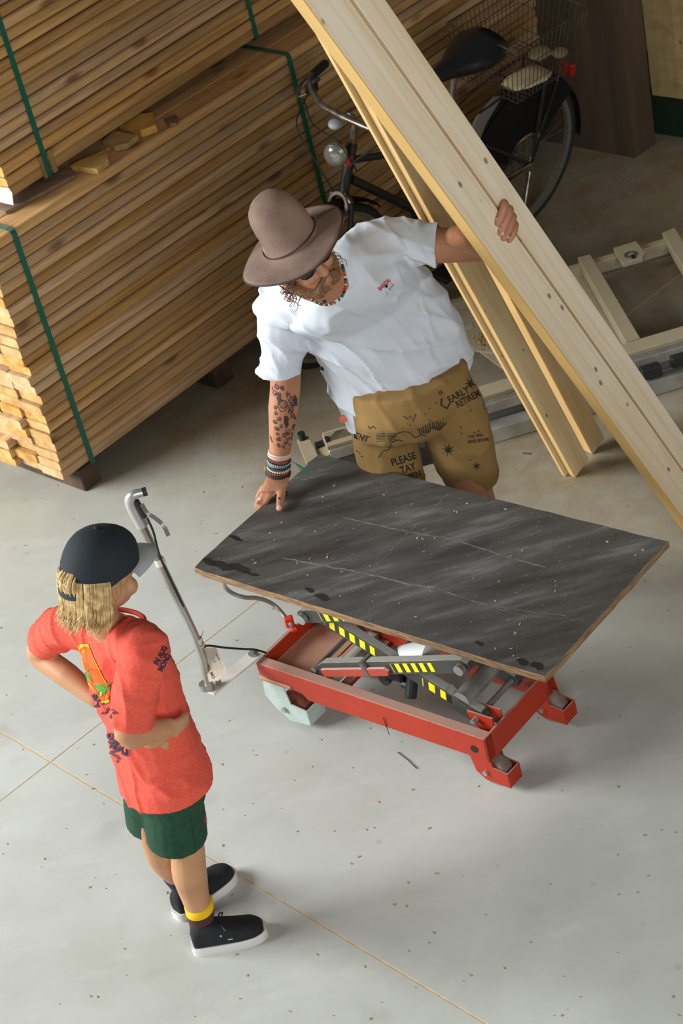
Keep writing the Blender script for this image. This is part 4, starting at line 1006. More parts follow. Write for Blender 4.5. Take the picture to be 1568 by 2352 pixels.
for x, y in ((1001, 925), (986, 938), (976, 951), (925, 983), (941, 977), (959, 985), (986, 965), (1058, 981), (1060, 995), (1098, 990), (1088, 993), (1080, 943), (1108, 932), (1112, 938), (1110, 926), (1080, 1056), (826, 1040), (831, 1048), (820, 1036)): print_poly(bm, sh, [(x+1.8*math.cos(t), y+1.8*math.sin(t)) for t in (0, 1.25, 2.5, 3.77, 5)])
print_line(bm, sh, [(845, 978), (850, 985), (856, 978), (862, 984)], 2); print_line(bm, sh, [(926, 955), (935, 962), (943, 955), (948, 968), (955, 950)], 2)
print_line(bm, sh, [(1014, 915), (1012, 930), (1026, 938), (1032, 926)], 4)
obj('printed_doodles', bm, M_ink, shorts)['kind'] = 'stuff'

# ================================================================== planks
def plankmat(name, face, grain, yellow=None, knots=True):
    m = bpy.data.materials.new(name); m.use_nodes = True; nt = m.node_tree; b = nt.nodes['Principled BSDF']
    tc = nd(nt, 'ShaderNodeTexCoord'); oi = nd(nt, 'ShaderNodeObjectInfo')
    mp = nd(nt, 'ShaderNodeMapping'); nt.links.new(tc.outputs['Object'], mp.inputs[0]); mp.inputs['Scale'].default_value = (.7, 11, 11)
    vm = nd(nt, 'ShaderNodeVectorMath', operation='SCALE'); vm.inputs[0].default_value = (31.3, 19.1, 15.7); nt.links.new(oi.outputs['Random'], vm.inputs['Scale']); nt.links.new(vm.outputs[0], mp.inputs['Location'])
    n = nd(nt, 'ShaderNodeTexNoise'); n.inputs['Scale'].default_value = 1.6; n.inputs['Detail'].default_value = 8; n.inputs['Roughness'].default_value = .6; n.inputs['Distortion'].default_value = .8; nt.links.new(mp.outputs[0], n.inputs['Vector'])
    r = nd(nt, 'ShaderNodeValToRGB'); r.color_ramp.elements[0].position = .32; r.color_ramp.elements[0].color = srgb(grain); r.color_ramp.elements[1].position = .62; r.color_ramp.elements[1].color = srgb(face); nt.links.new(n.outputs['Fac'], r.inputs[0]); col = r.outputs[0]
    w = nd(nt, 'ShaderNodeTexWave', bands_direction='Y'); w.inputs['Scale'].default_value = 9; w.inputs['Distortion'].default_value = 2.5; w.inputs['Detail'].default_value = 3; w.inputs['Detail Scale'].default_value = 1.2
    m5 = nd(nt, 'ShaderNodeMapping'); nt.links.new(tc.outputs['Object'], m5.inputs[0]); m5.inputs['Scale'].default_value = (.12, 1, 1); nt.links.new(m5.outputs[0], w.inputs['Vector'])
    r9 = nd(nt, 'ShaderNodeValToRGB'); r9.color_ramp.elements[0].position = .0; r9.color_ramp.elements[0].color = (.80, .68, .52, 1); r9.color_ramp.elements[1].position = .16; r9.color_ramp.elements[1].color = (1, 1, 1, 1); nt.links.new(w.outputs['Fac'], r9.inputs[0])
    m6 = nd(nt, 'ShaderNodeMixRGB', blend_type='MULTIPLY'); m6.inputs[0].default_value = .3; nt.links.new(col, m6.inputs[1]); nt.links.new(r9.outputs[0], m6.inputs[2]); col = m6.outputs[0]
    if knots:
        m2 = nd(nt, 'ShaderNodeMapping'); nt.links.new(tc.outputs['Object'], m2.inputs[0]); nt.links.new(vm.outputs[0], m2.inputs['Location']); m2.inputs['Scale'].default_value = (7.0, 17, 9)
        v = nd(nt, 'ShaderNodeTexVoronoi'); v.inputs['Scale'].default_value = 1.0; nt.links.new(m2.outputs[0], v.inputs['Vector'])
        q = nd(nt, 'ShaderNodeValToRGB'); q.color_ramp.elements[0].position = .055; q.color_ramp.elements[1].position = .11
        q.color_ramp.elements[0].color = (.22, .15, .10, 1); q.color_ramp.elements[1].color = (1, 1, 1, 1); nt.links.new(v.outputs['Distance'], q.inputs[0])
        mm = nd(nt, 'ShaderNodeMixRGB', blend_type='MULTIPLY'); mm.inputs[0].default_value = .85; nt.links.new(col, mm.inputs[1]); nt.links.new(q.outputs[0], mm.inputs[2]); col = mm.outputs[0]
    nt.links.new(col, b.inputs['Base Color']); b.inputs['Roughness'].default_value = .6
    return m
M_pf = plankmat('planed_spruce', 'EFDCC2', 'E0C79C'); M_py = plankmat('spruce_sapwood', 'D2AA66', 'C29A56', knots=False)
def plank(name, p0, d, n, w, W, T, L, label, mats=(M_pf, M_py), back=0., right=0., notch=None, s0=0., group=None):
    """board along d; n = face normal, w = width direction; origin at the foot of the front face centre"""
    n_ = 24; o0 = p0-n*back+w*right; vs = []; fs = []; c = .0025
    M_ = Matrix((d, w, n)).transposed().to_4x4(); M_.translation = o0
    prof = [(-W/2, -T+c), (-W/2+c, -T), (W/2-c, -T), (W/2, -T+c), (W/2, -c), (W/2-c, 0), (-W/2+c, 0), (-W/2, -c)]
    for i in range(n_+1):
        x = s0+(L-s0)*i/n_
        for y, z in prof: vs.append((x, y, z))
    for i in range(n_):
        for j in range(8): fs.append((i*8+j, i*8+(j+1) % 8, (i+1)*8+(j+1) % 8, (i+1)*8+j))
    fs.append(tuple(range(8))); fs.append(tuple(range(n_*8, n_*8+8))[::-1])
    me = me_from(name, vs, fs, mats[0]); me.materials.append(mats[1])
    for p in me.polygons[:-2]:
        if abs(p.normal.y) > .6: p.material_index = 1
    bm = bmesh.new(); bm.from_mesh(me); bmesh.ops.recalc_face_normals(bm, faces=bm.faces[:]); bm.to_mesh(me); bm.free()
    o = bpy.data.objects.new(name, me); COL.objects.link(o); o.matrix_world = M_; WM[o.name] = M_; tag(o, label, 'plank', group); return o
LA = 3.3
plA = plank('plank', pA0, dA, nA, wA, WA, TA_, LA, 'pale spruce plank held by the man, the one with a yellow left edge', group='planks held up by the man', right=-.01375)
plB = plank('plank', pA0, dA, nA, wA, .070, .042, LA+.05, 'narrower pale spruce plank held side by side, right of the yellow-edged plank', back=.002, right=.0785, s0=.02, mats=(M_pf, M_pf), group='planks held up by the man')
# posts leaning behind
q0 = P(1320, 1098, .0); qt = PD(858, 258, 5.55); dP = (qt-q0).normalized()
vv = (CAMP-(q0+dP*1.2)).normalized(); n0 = (vv-dP*vv.dot(dP)).normalized(); sP = dP.cross(n0).normalized(); sP = sP if sP.dot(cx) > 0 else -sP
th = math.radians(30); nP = (n0*math.cos(th)+sP*math.sin(th)).normalized(); wP = (sP*math.cos(th)-n0*math.sin(th)).normalized()
def foot(p, n, T, W):   # lift so the lowest corner touches the floor
    return p
M_pf2 = plankmat('spruce_warm', 'DCC49A', 'CBA872'); M_py2 = plankmat('spruce_warm_edge', 'E4C084', 'D4A864', knots=False)
def leaner(px, py, W, T, L, label, back=0., mats=(M_pf2, M_py2)):
    p = PLANE(px, py, q0-nP*back, nP); p = p-dP*(p.z/dP.z)
    low = min((p+wP*a-nP*b).z for a in (-W/2, W/2) for b in (0, T)); p = p-dP*((low-.001)/dP.z)
    return plank('plank', p, dP, nP, wP, W, T, L, label, mats, group='planks leaning behind the man')
leaner(1343, 1088, .080, .028, 2.7, 'pale leaning plank on the floor, middle of the three behind the man')
leaner(1322, 1086, .082, .018, 2.7, 'thin leaning plank at the left of the three behind the man', back=.032)
leaner(1397, 1068, .072, .040, 2.65, 'leaning plank at the right of the three, partly hidden by the held planks', back=.030)

# ================================================================== the child
def build_child():
    c = thing('person', 'child in black cap, coral T-shirt and green shorts with hands on hips', 'person', (-.62, 4.2, 0))
    aR = P(463, 2112, .085); d_ = (P(536, 2008, 0)-P(412, 2108, 0)).normalized(); aL = P(412, 2108, 0)+d_*.05+V(0, 0, .09)
    kR, kL = P(430, 1950, .36), P(366, 1935, .36)
    hR, hL = P(392, 1798, .575), P(340, 1795, .57)
    pel, s1, s2, s3 = P(371, 1770, .60), P(340, 1670, .745), P(300, 1555, .885), P(258, 1440, 1.03)
    shR, shL = P(325, 1492, 1.035), P(152, 1438, 1.0)
    elR, wrR = P(294, 1686, .85), P(380, 1672, .815)
    elL, wrL = P(90, 1500, .86), P(222, 1605, .79)
    bm = NB(); hv_ = (shR-shL).normalized()
    hx = V(.45, -.89, 0).normalized()    # towards his right, hips
    hy = V(.89, .45, 0)
    loft(bm, [(pel-V(0, 0, .08), hx*.075, hy*.07), (pel, hx*.095, hy*.08), (s1, hx*.092, hy*.075), (s2, hv_*.10, hy*.08), (s3-V(0, 0, .03), hv_*.07, hy*.055), (s3, hv_*.045, hy*.045)], 18)
    for a, b, k in ((hR, kR, aR), (hL, kL, aL)):
        chain(bm, [a, a.lerp(b, .5), b, b.lerp(k, .35)-hy*.008, k], [.054, .055, .045, .046, .029])
        chain(bm, [k, V(k.x, k.y, .045)], [.027, .026])
    chain(bm, [s3-V(0, 0, .03), shR], [.045, .044]); chain(bm, [s3-V(0, 0, .03), shL], [.045, .044])
    chain(bm, [shR, shR.lerp(elR, .5), elR, elR.lerp(wrR, .5), wrR], [.043, .040, .034, .032, .024])
    chain(bm, [shL, shL.lerp(elL, .5), elL, elL.lerp(wrL, .5), wrL], [.042, .038, .034, .033, .024])
    # head: faces along the +X side, a little away
    HC = P(233, 1316, 1.19); fw = V(.80, .57, -.30).normalized(); up = (V(-.02, .0, 1)-fw*V(-.02, .0, 1).dot(fw)).normalized(); rt = fw.cross(up)
    HM = Matrix((rt, fw, up)).transposed()
    def h(x, y, z): return HC+HM @ V(x, y, z)
    chain(bm, [s3-V(0, 0, .03), h(0, -.03, -.07), h(0, -.02, -.02)], [.045, .041, .045])
    ell(bm, h(0, -.008, .02), (.073, .088, .085), HM); ell(bm, h(0, .025, -.04), (.056, .056, .056), HM); ell(bm, h(0, .05, -.075), (.028, .026, .018), HM)
    chain(bm, [h(0, .070, .005), h(0, .080, -.015), h(0, .084, -.026)], [.006, .007, .008])
    for s in (-1, 1):
        ell(bm, h(s*.036, .052, -.038), (.024, .022, .024), HM); ell(bm, h(s*.072, -.012, -.018), (.008, .017, .027), HM); chain(bm, [h(s*.076, -.02, -.002), h(s*.082, -.026, -.018), h(s*.076, -.016, -.038)], [.004, .005, .004], 8)
    ell(bm, h(0, .078, -.052), (.018, .008, .005), HM); ell(bm, h(0, .076, -.059), (.016, .008, .005), HM)
    # right hand on the hip: palm back, four fingers forward, thumb behind
    k = P(404, 1666, .81); pn = (CAMP-k).normalized()
    loft(bm, [(wrR, V(0, 0, .023), hy*.010+hx*.012), (wrR.lerp(k, .4)-V(0, 0, .004), V(0, 0, .030), hx*.015), (wrR.lerp(k, .9)-V(0, 0, .006), V(0, 0, .032), hx*.013)], 14)
    for i, (dx, dy) in enumerate(((12, -14), (16, -4), (15, 6), (11, 15))):
        a = P(396, 1672+i*7-10, .812+.012-i*.008); chain(bm, [a, a+hy*.026-hx*.002-V(0, 0, .004), a+hy*.048-hx*.014-V(0, 0, .008)], [.0086, .0078, .0066], 10)
    chain(bm, [P(372, 1686, .805), P(352, 1700, .797), P(336, 1709, .794)], [.013, .012, .0095], 10)
    chain(bm, [P(380, 1690, .80), P(366, 1704, .794), P(346, 1713, .79)], [.012, .011, .009], 10)
    # left hand
    loft(bm, [(wrL, V(0, 0, .022), hy*.014), (P(238, 1622, .78), V(0, 0, .03), hy*.013), (P(252, 1634, .775), V(0, 0, .028), hy*.012)], 14)
    for i in range(4): a = P(248, 1622+i*8, .785-i*.008); chain(bm, [a, a+V(.03, .03, -.004), a+V(.05, .055, -.01)], [.009, .008, .007], 10)
    chain(bm, [P(238, 1612, .79), P(250, 1606, .80), P(262, 1604, .80)], [.010, .009, .008], 10)
    return c, bm, dict(locals())
KID, kbm, K = build_child()
kid_body = organic('body', kbm, M_skinc, KID, .004, 5)
pel, s1, s2, s3, hx, hy = (K[k] for k in ('pel', 's1', 's2', 's3', 'hx', 'hy'))
shR, shL, elR, elL, HC = (K[k] for k in ('shR', 'shL', 'elR', 'elL', 'HC')); hv_ = K['hv_']
def kp(px, py, z): return P(px, py, z)
bm = NB()
loft(bm, [(P(380, 1794, .566), hx*.134, hy*.118), (P(373, 1762, .61), hx*.131, hy*.116), (P(360, 1725, .65), hx*.124, hy*.112), (P(338, 1650, .755), hx*.112, hy*.104), (P(302, 1560, .875), hv_*.108, hy*.100), (P(278, 1492, .96), hv_*.108, hy*.090), (P(262, 1450, 1.015), hv_*.085, hy*.066), (P(256, 1432, 1.04), hv_*.055, hy*.05)], 26)
tube(bm, catmull([s3-V(0, 0, .045), shR, shR.lerp(elR, .5), shR.lerp(elR, .88)], 4), [.055, .056, .056, .054], 18)
slL = P(100, 1474, .90)
tube(bm, catmull([s3-V(0, 0, .045), shL, shL.lerp(slL, .5), slL], 4), [.055, .056, .053, .049], 18)
f4 = fold_dir((.8, -.5, .2), (0, .1, 1), .0065, 20, 4, 2); f5 = fold_dir((.5, .1, .9), (.8, .1, -.5), .0055, 15, 5, 5)
hemn = V(.10, .12, -1)
kshirt = organic('shirt', bm, M_coral, KID, .0052, 4, fold=lambda p: f4(p)+f5(p),
    )
bm = NB(); Mc = axes(s3+hy*.018+V(0, 0, .012), V(.35, .25, 1), hv_); tube(bm, [Mc @ V(.066*math.cos(a), .066*math.sin(a), 0) for a in [2*PI*i/30 for i in range(30)]], .0065, 8, closed=True); obj('collar', bm, mat('coral_rib', 'C84634', .9), kshirt, smooth=True)
# shorts
bm = NB(); hR, hL, kR, kL = K['hR'], K['hL'], K['kR'], K['kL']
loft(bm, [(pel+V(0, 0, .0), hx*.100, hy*.085), (pel-V(0, 0, .05), hx*.110, hy*.095), (pel-V(0, 0, .10), hx*.10, hy*.085)], 20)
eR, eL = P(406, 1922, .385), P(350, 1885, .41)
tube(bm, catmull([hR, hR.lerp(eR, .5), eR], 4), [.070, .080, .081], 20); tube(bm, catmull([hL, hL.lerp(eL, .5), eL], 4), [.062, .070, .070], 20)
f6 = fold_dir((.8, -.5, 0), (0, 0, 1), .003, 16, 4, 8)
kshorts = organic('shorts', bm, M_green, KID, .0052, 5, fold=f6)
bv = bvh_of(kshorts); bm = NB(); print_line(bm, bv, catmull([(434, 1858, 0), (442, 1900, 0), (448, 1955, 0)], 6), 1.6, .0006); obj('side_seam', bm, mat('dark_green_thread', '0E2E1E', .9), kshorts)
bm = NB(); print_poly(bm, bv, [(472, 1868), (477, 1878), (479, 1890), (476, 1898), (470, 1893), (468, 1880)], .001); print_poly(bm, bv, [(474, 1878), (477, 1884), (474, 1889), (471, 1884)], .0018, 1)
obj('embroidered_badge', bm, [mat('badge_red', '9A4030', .8), mat('badge_blue', '9AA4C8', .8)], kshorts)
# shoes and socks
hlR, toR, hlL, toL = P(452, 2182, 0), P(612, 2140, 0), P(412, 2108, 0), P(536, 2008, 0)
shoes = []
for a, b in ((hlR, toR), (hlL, toL)):
    d = (b-a).normalized(); up_, o_, L = shoe(KID, V(a.x, a.y, 0)-d*.006, V(b.x, b.y, 0), .038, .062, M_shoe, M_sole); shoes.append((up_, o_, L))
    for i in range(4):
        x = L*(.42+.085*i); z = .078-.0115*i; s = .026-.001*i
        bm = NB(); tube(bm, catmull([o_ @ V(x-.004, -s, z-.012), o_ @ V(x, -s*.4, z+.001), o_ @ V(x+.003, s*.4, z+.001), o_ @ V(x+.008, s, z-.012)], 4), .0024, 6); obj('lace', bm, M_lace, up_, smooth=True)
    bm = NB()
    for s in (-1, 1): tube(bm, catmull([o_ @ V(L*.44, 0, .080), o_ @ V(L*.46, s*.018, .088), o_ @ V(L*.50, s*.030, .078), o_ @ V(L*.47, s*.014, .076)], 5), .002, 6)
    obj('lace_bow', bm, M_lace, up_, smooth=True)
up_, o_, L = shoes[0]; bv = bvh_of(up_); bm = NB()
print_line(bm, bv, [(508, 2126), (514, 2136), (511, 2128), (517, 2138)], 1.2, .001); print_poly(bm, bv, [(507+2.4*math.cos(t), 2150+2.4*math.sin(t)) for t in [2*PI*i/8 for i in range(8)]], .001); print_line(bm, bv, [(523, 2158), (534, 2156)], 2.4, .001)
obj('side_print', bm, mat('pale_grey_ink', 'A8AAAE', .7), up_)
def sock(par, ank, dirv, cols, r0, hgt):
    bm = NB(); d = V(0, 0, 1); c = V(ank.x, ank.y, 0); top = K_top = None
    return None
M_sy = mat('sock_yellow', 'E2B60C', .95); M_sb = mat('sock_brown', '4A2A26', .95); M_sn = mat('sock_navy', '1E2A3A', .95)
def sockobj(a, k, zt, base, band, spots, name):
    bm = NB(); up_v = (k-a).normalized()
    def at(z): t = (z-a.z)/(k.z-a.z); return a.lerp(k, t)
    e = 0 if base is M_sb else .0045
    secs = [(at(.045)-hy*.004, .034+e), (at(.07), .0335+e), (at(.095), .0345+e), (at(zt-.032), .036+e), (at(zt-.030), .037+e), (at(zt), .0375+e)]
    loft(bm, [(c, hx*r, hy*r*1.05) for c, r in secs], 22); 
    for f in bm.faces:
        if f.calc_center_median().z > zt-.031: f.material_index = 1
    o = obj(name, bm, [base, band], KID, smooth=True)
    bv = bvh_of(o); bm = NB()
    for pts in spots: print_poly(bm, bv, pts, .0008)
    obj('sock_pattern', bm, M_sy, o); return o
sockobj(K['aR'], K['kR'], .152, M_sb, M_sy, [[(446, 2146), (462, 2140), (470, 2134), (468, 2142), (458, 2150), (447, 2152)], [(458, 2164), (475, 2160), (486, 2150), (489, 2138), (484, 2136), (480, 2148), (468, 2155), (456, 2158)], [(440, 2140), (446, 2136), (450, 2142), (444, 2146)]], 'sock')
sockobj(K['aL'], K['kL'], .165, M_sn, M_sn, [[(374, 2036), (386, 2043), (388, 2047), (380, 2044)], [(388, 2058), (394, 2062), (392, 2064)], [(398, 2074), (404, 2078), (402, 2083)], [(403, 2082), (408, 2087), (406, 2091)]], 'sock')
# cap
M_cap = mat('black_cap', '1C2328', .85, bump=.1, bscale=400); M_visor = mat('grey_visor', 'A9ABAA', .8, c2='8E9090', scale=6)
HMk = K['HM']; 
def hk(x, y, z): return HC+HMk @ V(x, y, z)
S = 36; bm = NB(); rows = []
for i in range(9):
    t = i/8; a_ = t*PI*.5; r = math.sin(a_)**.8; z = math.cos(a_)
    row = []
    for j in range(S):
        a = 2*PI*j/S; seam = 1-.010*abs(math.cos(3*a))**12
        x, y = .087*r*math.cos(a)*seam, .103*r*math.sin(a)*seam-.006
        zb = .018-.030*math.sin(a)*-1*0
        low = .012+(.026*math.sin(a) if math.sin(a) > 0 else .045*math.sin(a))
        zz = low+(.118-low)*z**.85 if z > 0 else low
        row.append(bm.verts.new(hk(x, y, zz)) if i else None)
    if i == 0: v0 = bm.verts.new(hk(0, -.006, .118)); row = [v0]*S
    rows.append(row)
hole = lambda j: abs(((j+.5)/S*360-270)) < 24
for i, (a, b) in enumerate(zip(rows, rows[1:])):
    for j in range(S):
        if i >= 6 and hole(j) and (i == 7 or abs(((j+.5)/S*360-270)) < 16): continue
        q = [a[j], a[(j+1) % S], b[(j+1) % S], b[j]]; q = [v for i2, v in enumerate(q) if v not in q[:i2]]
        if len(q) > 2: bm.faces.new(q)
bmesh.ops.recalc_face_normals(bm, faces=bm.faces[:]); bmesh.ops.solidify(bm, geom=bm.faces[:], thickness=.003)
cap = obj('cap', bm, M_cap, KID, smooth=True, auto=60)
bm = NB(); ell(bm, hk(0, -.006, .119), (.008, .008, .004), HMk); obj('cap_button', bm, M_cap, cap, smooth=True)
bm = NB(); row = []
for j in range(9):
    a = math.radians(246+6*j); row.append((hk(.089*math.cos(a), .105*math.sin(a)-.006, .012+.045*math.sin(a)), hk(.089*math.cos(a), .105*math.sin(a)-.006, .028+.045*math.sin(a))))
for a, b in zip(row, row[1:]): add(bm, [a[0], b[0], b[1], a[1]], [(0, 1, 2, 3)])
bmesh.ops.remove_doubles(bm, verts=bm.verts[:], dist=.0005); bmesh.ops.solidify(bm, geom=bm.faces[:], thickness=.002); obj('cap_strap', bm, M_cap, cap)
bm = NB(); g0, g1 = [], []; nv = 18
for j in range(nv+1):
    a = math.radians(20+140*j/nv); g0.append(hk(.086*math.cos(a), .102*math.sin(a)-.006, .012+.026*math.sin(a)-.001))
    u_ = math.cos(a); g1.append(hk(.082*u_, .100*math.sin(a)**.6+.062*(1-abs(u_)**2.6)-.006, .012+.026*math.sin(a)-.010-.016*u_*u_))
vs = []
for k_ in range(5):
    vs.append([bm.verts.new(g0[j].lerp(g1[j], k_/4)+K['up']*(.004*math.sin(PI*k_/4))) for j in range(nv+1)])
for a, b in zip(vs, vs[1:]):
    for j in range(nv): bm.faces.new((a[j], a[j+1], b[j+1], b[j]))
bmesh.ops.recalc_face_normals(bm, faces=bm.faces[:]); bmesh.ops.solidify(bm, geom=bm.faces[:], thickness=.004); obj('visor', bm, M_visor, cap, smooth=True, auto=50)
# hair
M_bl = mat('blond_hair', 'CCA86C', .6, c2='98764A', scale=50, stretch=(1, 1, .15), ramp=(.4, .6))
M_bl2 = mat('blond_strand', 'DEC088', .5, c2='A5824E', scale=60, rnd=0)
bm = NB()
loft(bm, [(hk(0, -.03, .02), HMk @ V(.080, 0, 0), HMk @ V(0, .068, 0)), (hk(0, -.034, -.02), HMk @ V(.082, 0, 0), HMk @ V(0, .068, 0)), (hk(0, -.042, -.06), HMk @ V(.074, 0, 0), HMk @ V(0, .056, 0)), (hk(0, -.046, -.085), HMk @ V(.062, 0, 0), HMk @ V(0, .044, 0)), (hk(0, -.048, -.10), HMk @ V(.04, 0, 0), HMk @ V(0, .03, 0))], 22)
hairb = organic('hair', bm, M_bl, KID, .005, 3, fold=lambda p: .0035*noise.noise(Vector((p.x*120, p.y*120, p.z*14))))
rr = random.Random(8); bm = NB()
for i in range(520):
    a = rr.uniform(math.radians(150), math.radians(356)); k_ = rr.uniform(.94, 1.04); L_h = rr.uniform(.75, 1.05)
    side = max(0, math.sin(a)); L_h *= (1-side*1.2)
    x, y = .083*math.cos(a)*k_, .070*math.sin(a)*k_-.032
    z0 = .015; p0 = hk(x, y, z0); p1 = hk(x*1.02, y*1.02, -.035*L_h); p2 = hk(x*.93+rr.uniform(-.008, .008), y*.97+rr.uniform(-.006, .006), -.085*L_h); p3 = hk(x*(.80)+rr.uniform(-.022, .022), y*1.02+rr.uniform(-.016, .01), -.118*L_h)
    tube(bm, catmull([p0, p1, p2, p3], 3), [.0022, .0026, .0018, .0005], 5)
o = obj('hair_strands', bm, M_bl2, hairb, smooth=True); o['kind'] = 'stuff'
bm = NB()
for i in range(30):
    a = math.radians(270+rr.uniform(-22, 22)); p0 = hk(.075*math.cos(a), .088*math.sin(a)-.006, .03+rr.uniform(0, .01)); p1 = hk(.088*math.cos(a), .108*math.sin(a)-.006, .006+rr.uniform(-.01, .01)); p2 = p1+V(0, 0, -.03)
    tube(bm, catmull([p0, p1, p2], 3), [.002, .0024, .0008], 5)
o = obj('hair_tuft', bm, M_bl2, hairb, smooth=True); o['kind'] = 'stuff'
for s in (-1, 1):
    bm = NB(); ell(bm, hk(s*.030, .072, .0), (.010, .007, .007), HMk); obj('eye', bm, mat('eye_white', 'D8D0C8', .3), KID, smooth=True)
# shirt print
bv = bvh_of(kshirt)
M_pY, M_pO, M_pG = mat('print_yellow', 'F2C010', .8), mat('print_orange', 'F05A0A', .8), mat('print_green', '3E9A34', .8)
def oval(cx_, cy_, a, b, rot, n=40): 
    r = math.radians(rot); return [(cx_+a*math.cos(t)*math.cos(r)-b*math.sin(t)*math.sin(r), cy_+a*math.cos(t)*math.sin(r)+b*math.sin(t)*math.cos(r)) for t in [2*PI*i/n for i in range(n)]]
bm = NB()
oc = [(176, 1496), (182, 1482), (192, 1478), (203, 1480), (208, 1490), (216, 1510), (226, 1532), (236, 1552), (246, 1568), (257, 1582), (260, 1592), (258, 1604), (250, 1612), (238, 1616), (232, 1608), (222, 1592), (208, 1576), (196, 1556), (184, 1530), (177, 1510)]
oi_ = [(c[0]*.86+216*.14, c[1]*.91+1546*.09) for c in oc]
cc = catmull([(x, y, 0) for x, y in oc], 3, True); ci = catmull([(x, y, 0) for x, y in oi_], 3, True)
print_poly(bm, bv, [(p.x, p.y) for p in cc], .0022, 0, c=(214, 1543)); print_poly(bm, bv, [(p.x, p.y) for p in ci], .0030, 1, c=(214, 1543))
for fx, fy, spread in ((246, 1580, ((-26, -12), (-30, -2), (-24, 10), (-14, 22), (6, -18), (16, -4), (14, 6))), (198, 1545, ((-12, -12), (8, -10), (14, -2), (12, 12), (16, 22)))):
    for dx, dy in spread: print_poly(bm, bv, [(fx, fy), (fx+dx*.5-dy*.16, fy+dy*.5+dx*.16), (fx+dx, fy+dy), (fx+dx*.5+dy*.16, fy+dy*.5-dx*.16)], .0040, 2)
obj('printed_sunset', bm, [M_pY, M_pO, M_pG], kshirt)
bm = NB()
for s, x, y, z, a, sx in (('BAJ', 226, 1606, 22, -62, .9), ('AT', 252, 1638, 24, -30, .9), ('AT', 252, 1690, 20, -34, .9), ('TERJAS', 265, 1712, 25, -28, .85), ('SURF SANTA', 256, 1728, 9, -36, .9), ('A', 271, 1748, 9, -36, .9), ('IN AUG', 368, 1506, 15, 62, .8), ('MOND', 376, 1522, 15, 62, .8)):
    print_text(bm, bv, s, x, y, z*1.1, a, .045, sx=sx, off=.0028)
obj('printed_words', bm, mat('navy_ink', '30283A', .8), kshirt)['kind'] = 'stuff'

# ================================================================== bicycle
M_bk = mat('black_frame_paint', '1A1C1E', .35, c2='2A2A28', scale=20); M_tyre = mat('tyre', '22211F', .85); M_rim = mat('dull_rim', '8E8C86', .35, .7)
M_wire = mat('basket_wire', '3E362C', .6, .4, c2='5A4A38', scale=30); M_rust = mat('aged_chrome', '9A948A', .35, .8, c2='6E5E4C', scale=25)
psi, lean = math.radians(36), math.radians(12)
bd = V(-math.cos(psi), -math.sin(psi), 0); bn0 = V(bd.y, -bd.x, 0); bn = bn0*math.cos(lean)+V(0, 0, 1)*math.sin(lean); bu = bn.cross(bd)
if bu.z < 0: bu = -bu
bl = bu.cross(bd)                                  # rider's left, towards the camera
BO = V(.9925, 7.639, .004)
BM = Matrix((bd, bl, bu)).transposed().to_4x4(); BM.translation = BO
bike = thing('bicycle', 'old black city bicycle with rear wire basket parked against the board bundle', 'bicycle', (BO.x, BO.y, 0), psi+PI)
def B_(x, y, z): return BM @ V(x, y, z)
def bobj(name, bm, m, par=bike, **k):
    bmesh.ops.transform(bm, matrix=BM, verts=bm.verts[:]); return obj(name, bm, m, par, **k)
def btube(name, pts, r, m=M_bk, par=bike, seg=10, k=5, sm=True):
    bm = NB(); tube(bm, catmull(pts, k) if len(pts) > 2 else [V(*p) for p in pts], r, seg); return bobj(name, bm, m, par, smooth=sm, auto=50)
RW_ = .33; fx = 1.06
def bwheel(x):
    bm = NB(); lathe(bm, [(RW_-.032, -.013), (RW_-.016, -.019), (RW_-.004, -.013), (RW_, 0), (RW_-.004, .013), (RW_-.016, .019), (RW_-.032, .013)], axes((x, 0, RW_), (0, 1, 0)), 56); w = bobj('wheel', bm, M_tyre, smooth=True)
    bm = NB(); lathe(bm, [(RW_-.046, -.009), (RW_-.03, -.014), (RW_-.03, .014), (RW_-.046, .009)], axes((x, 0, RW_), (0, 1, 0)), 56); bobj('rim', bm, M_rim, w, smooth=True, auto=30)
    bm = NB()
    for i in range(32):
        a = 2*PI*i/32; s = 1 if i % 2 else -1; a2 = a+.35*(1 if i % 4 < 2 else -1)
        cyl(bm, (x+.022*math.cos(a2), s*.028, RW_+.022*math.sin(a2)), (x+(RW_-.04)*math.cos(a), 0, RW_+(RW_-.04)*math.sin(a)), .0011, 4)
    bobj('spokes', bm, M_rim, w)['kind'] = 'stuff'
    bm = NB(); cyl(bm, (x, -.035, RW_), (x, .035, RW_), .018, 14); cyl(bm, (x, -.065, RW_), (x, .065, RW_), .006, 8); bobj('hub', bm, M_rust, w, smooth=True, auto=40)
    return w
bwheel(0); bwheel(fx)
bb = (.47, .0, .29)
bm = NB()
for a, b, r in (((.915, 0, .73), bb, .017), ((.895, 0, .80), (.40, 0, .60), .014), (bb, (.37, 0, .74), .015), ((.955, 0, .69), (.893, 0, .865), .019)): cyl(bm, a, b, r, 12)
for s in (-1, 1):
    cyl(bm, (.39, s*.02, .66), (0, s*.055, RW_), .008, 8); cyl(bm, (.45, s*.03, .29), (0, s*.055, RW_), .009, 8)
cyl(bm, (.47, -.035, .29), (.47, .035, .29), .022, 14)
bframe = bobj('frame', bm, M_bk, smooth=True, auto=50)
btube('fork', [(.955, .0, .70), (.965, .045, .66), (1.0, .052, .5), (fx, .055, RW_)], .010); btube('fork', [(.955, 0, .70), (.965, -.045, .66), (1.0, -.052, .5), (fx, -.055, RW_)], .010)
btube('fork_crown', [(.965, -.05, .672), (.958, 0, .69), (.965, .05, .672)], .012, M_rust)
btube('head_badge', [(.930, -.0, .80), (.918, 0, .835)], .0205, mat('badge_red_white', 'B8402E', .6), seg=14)
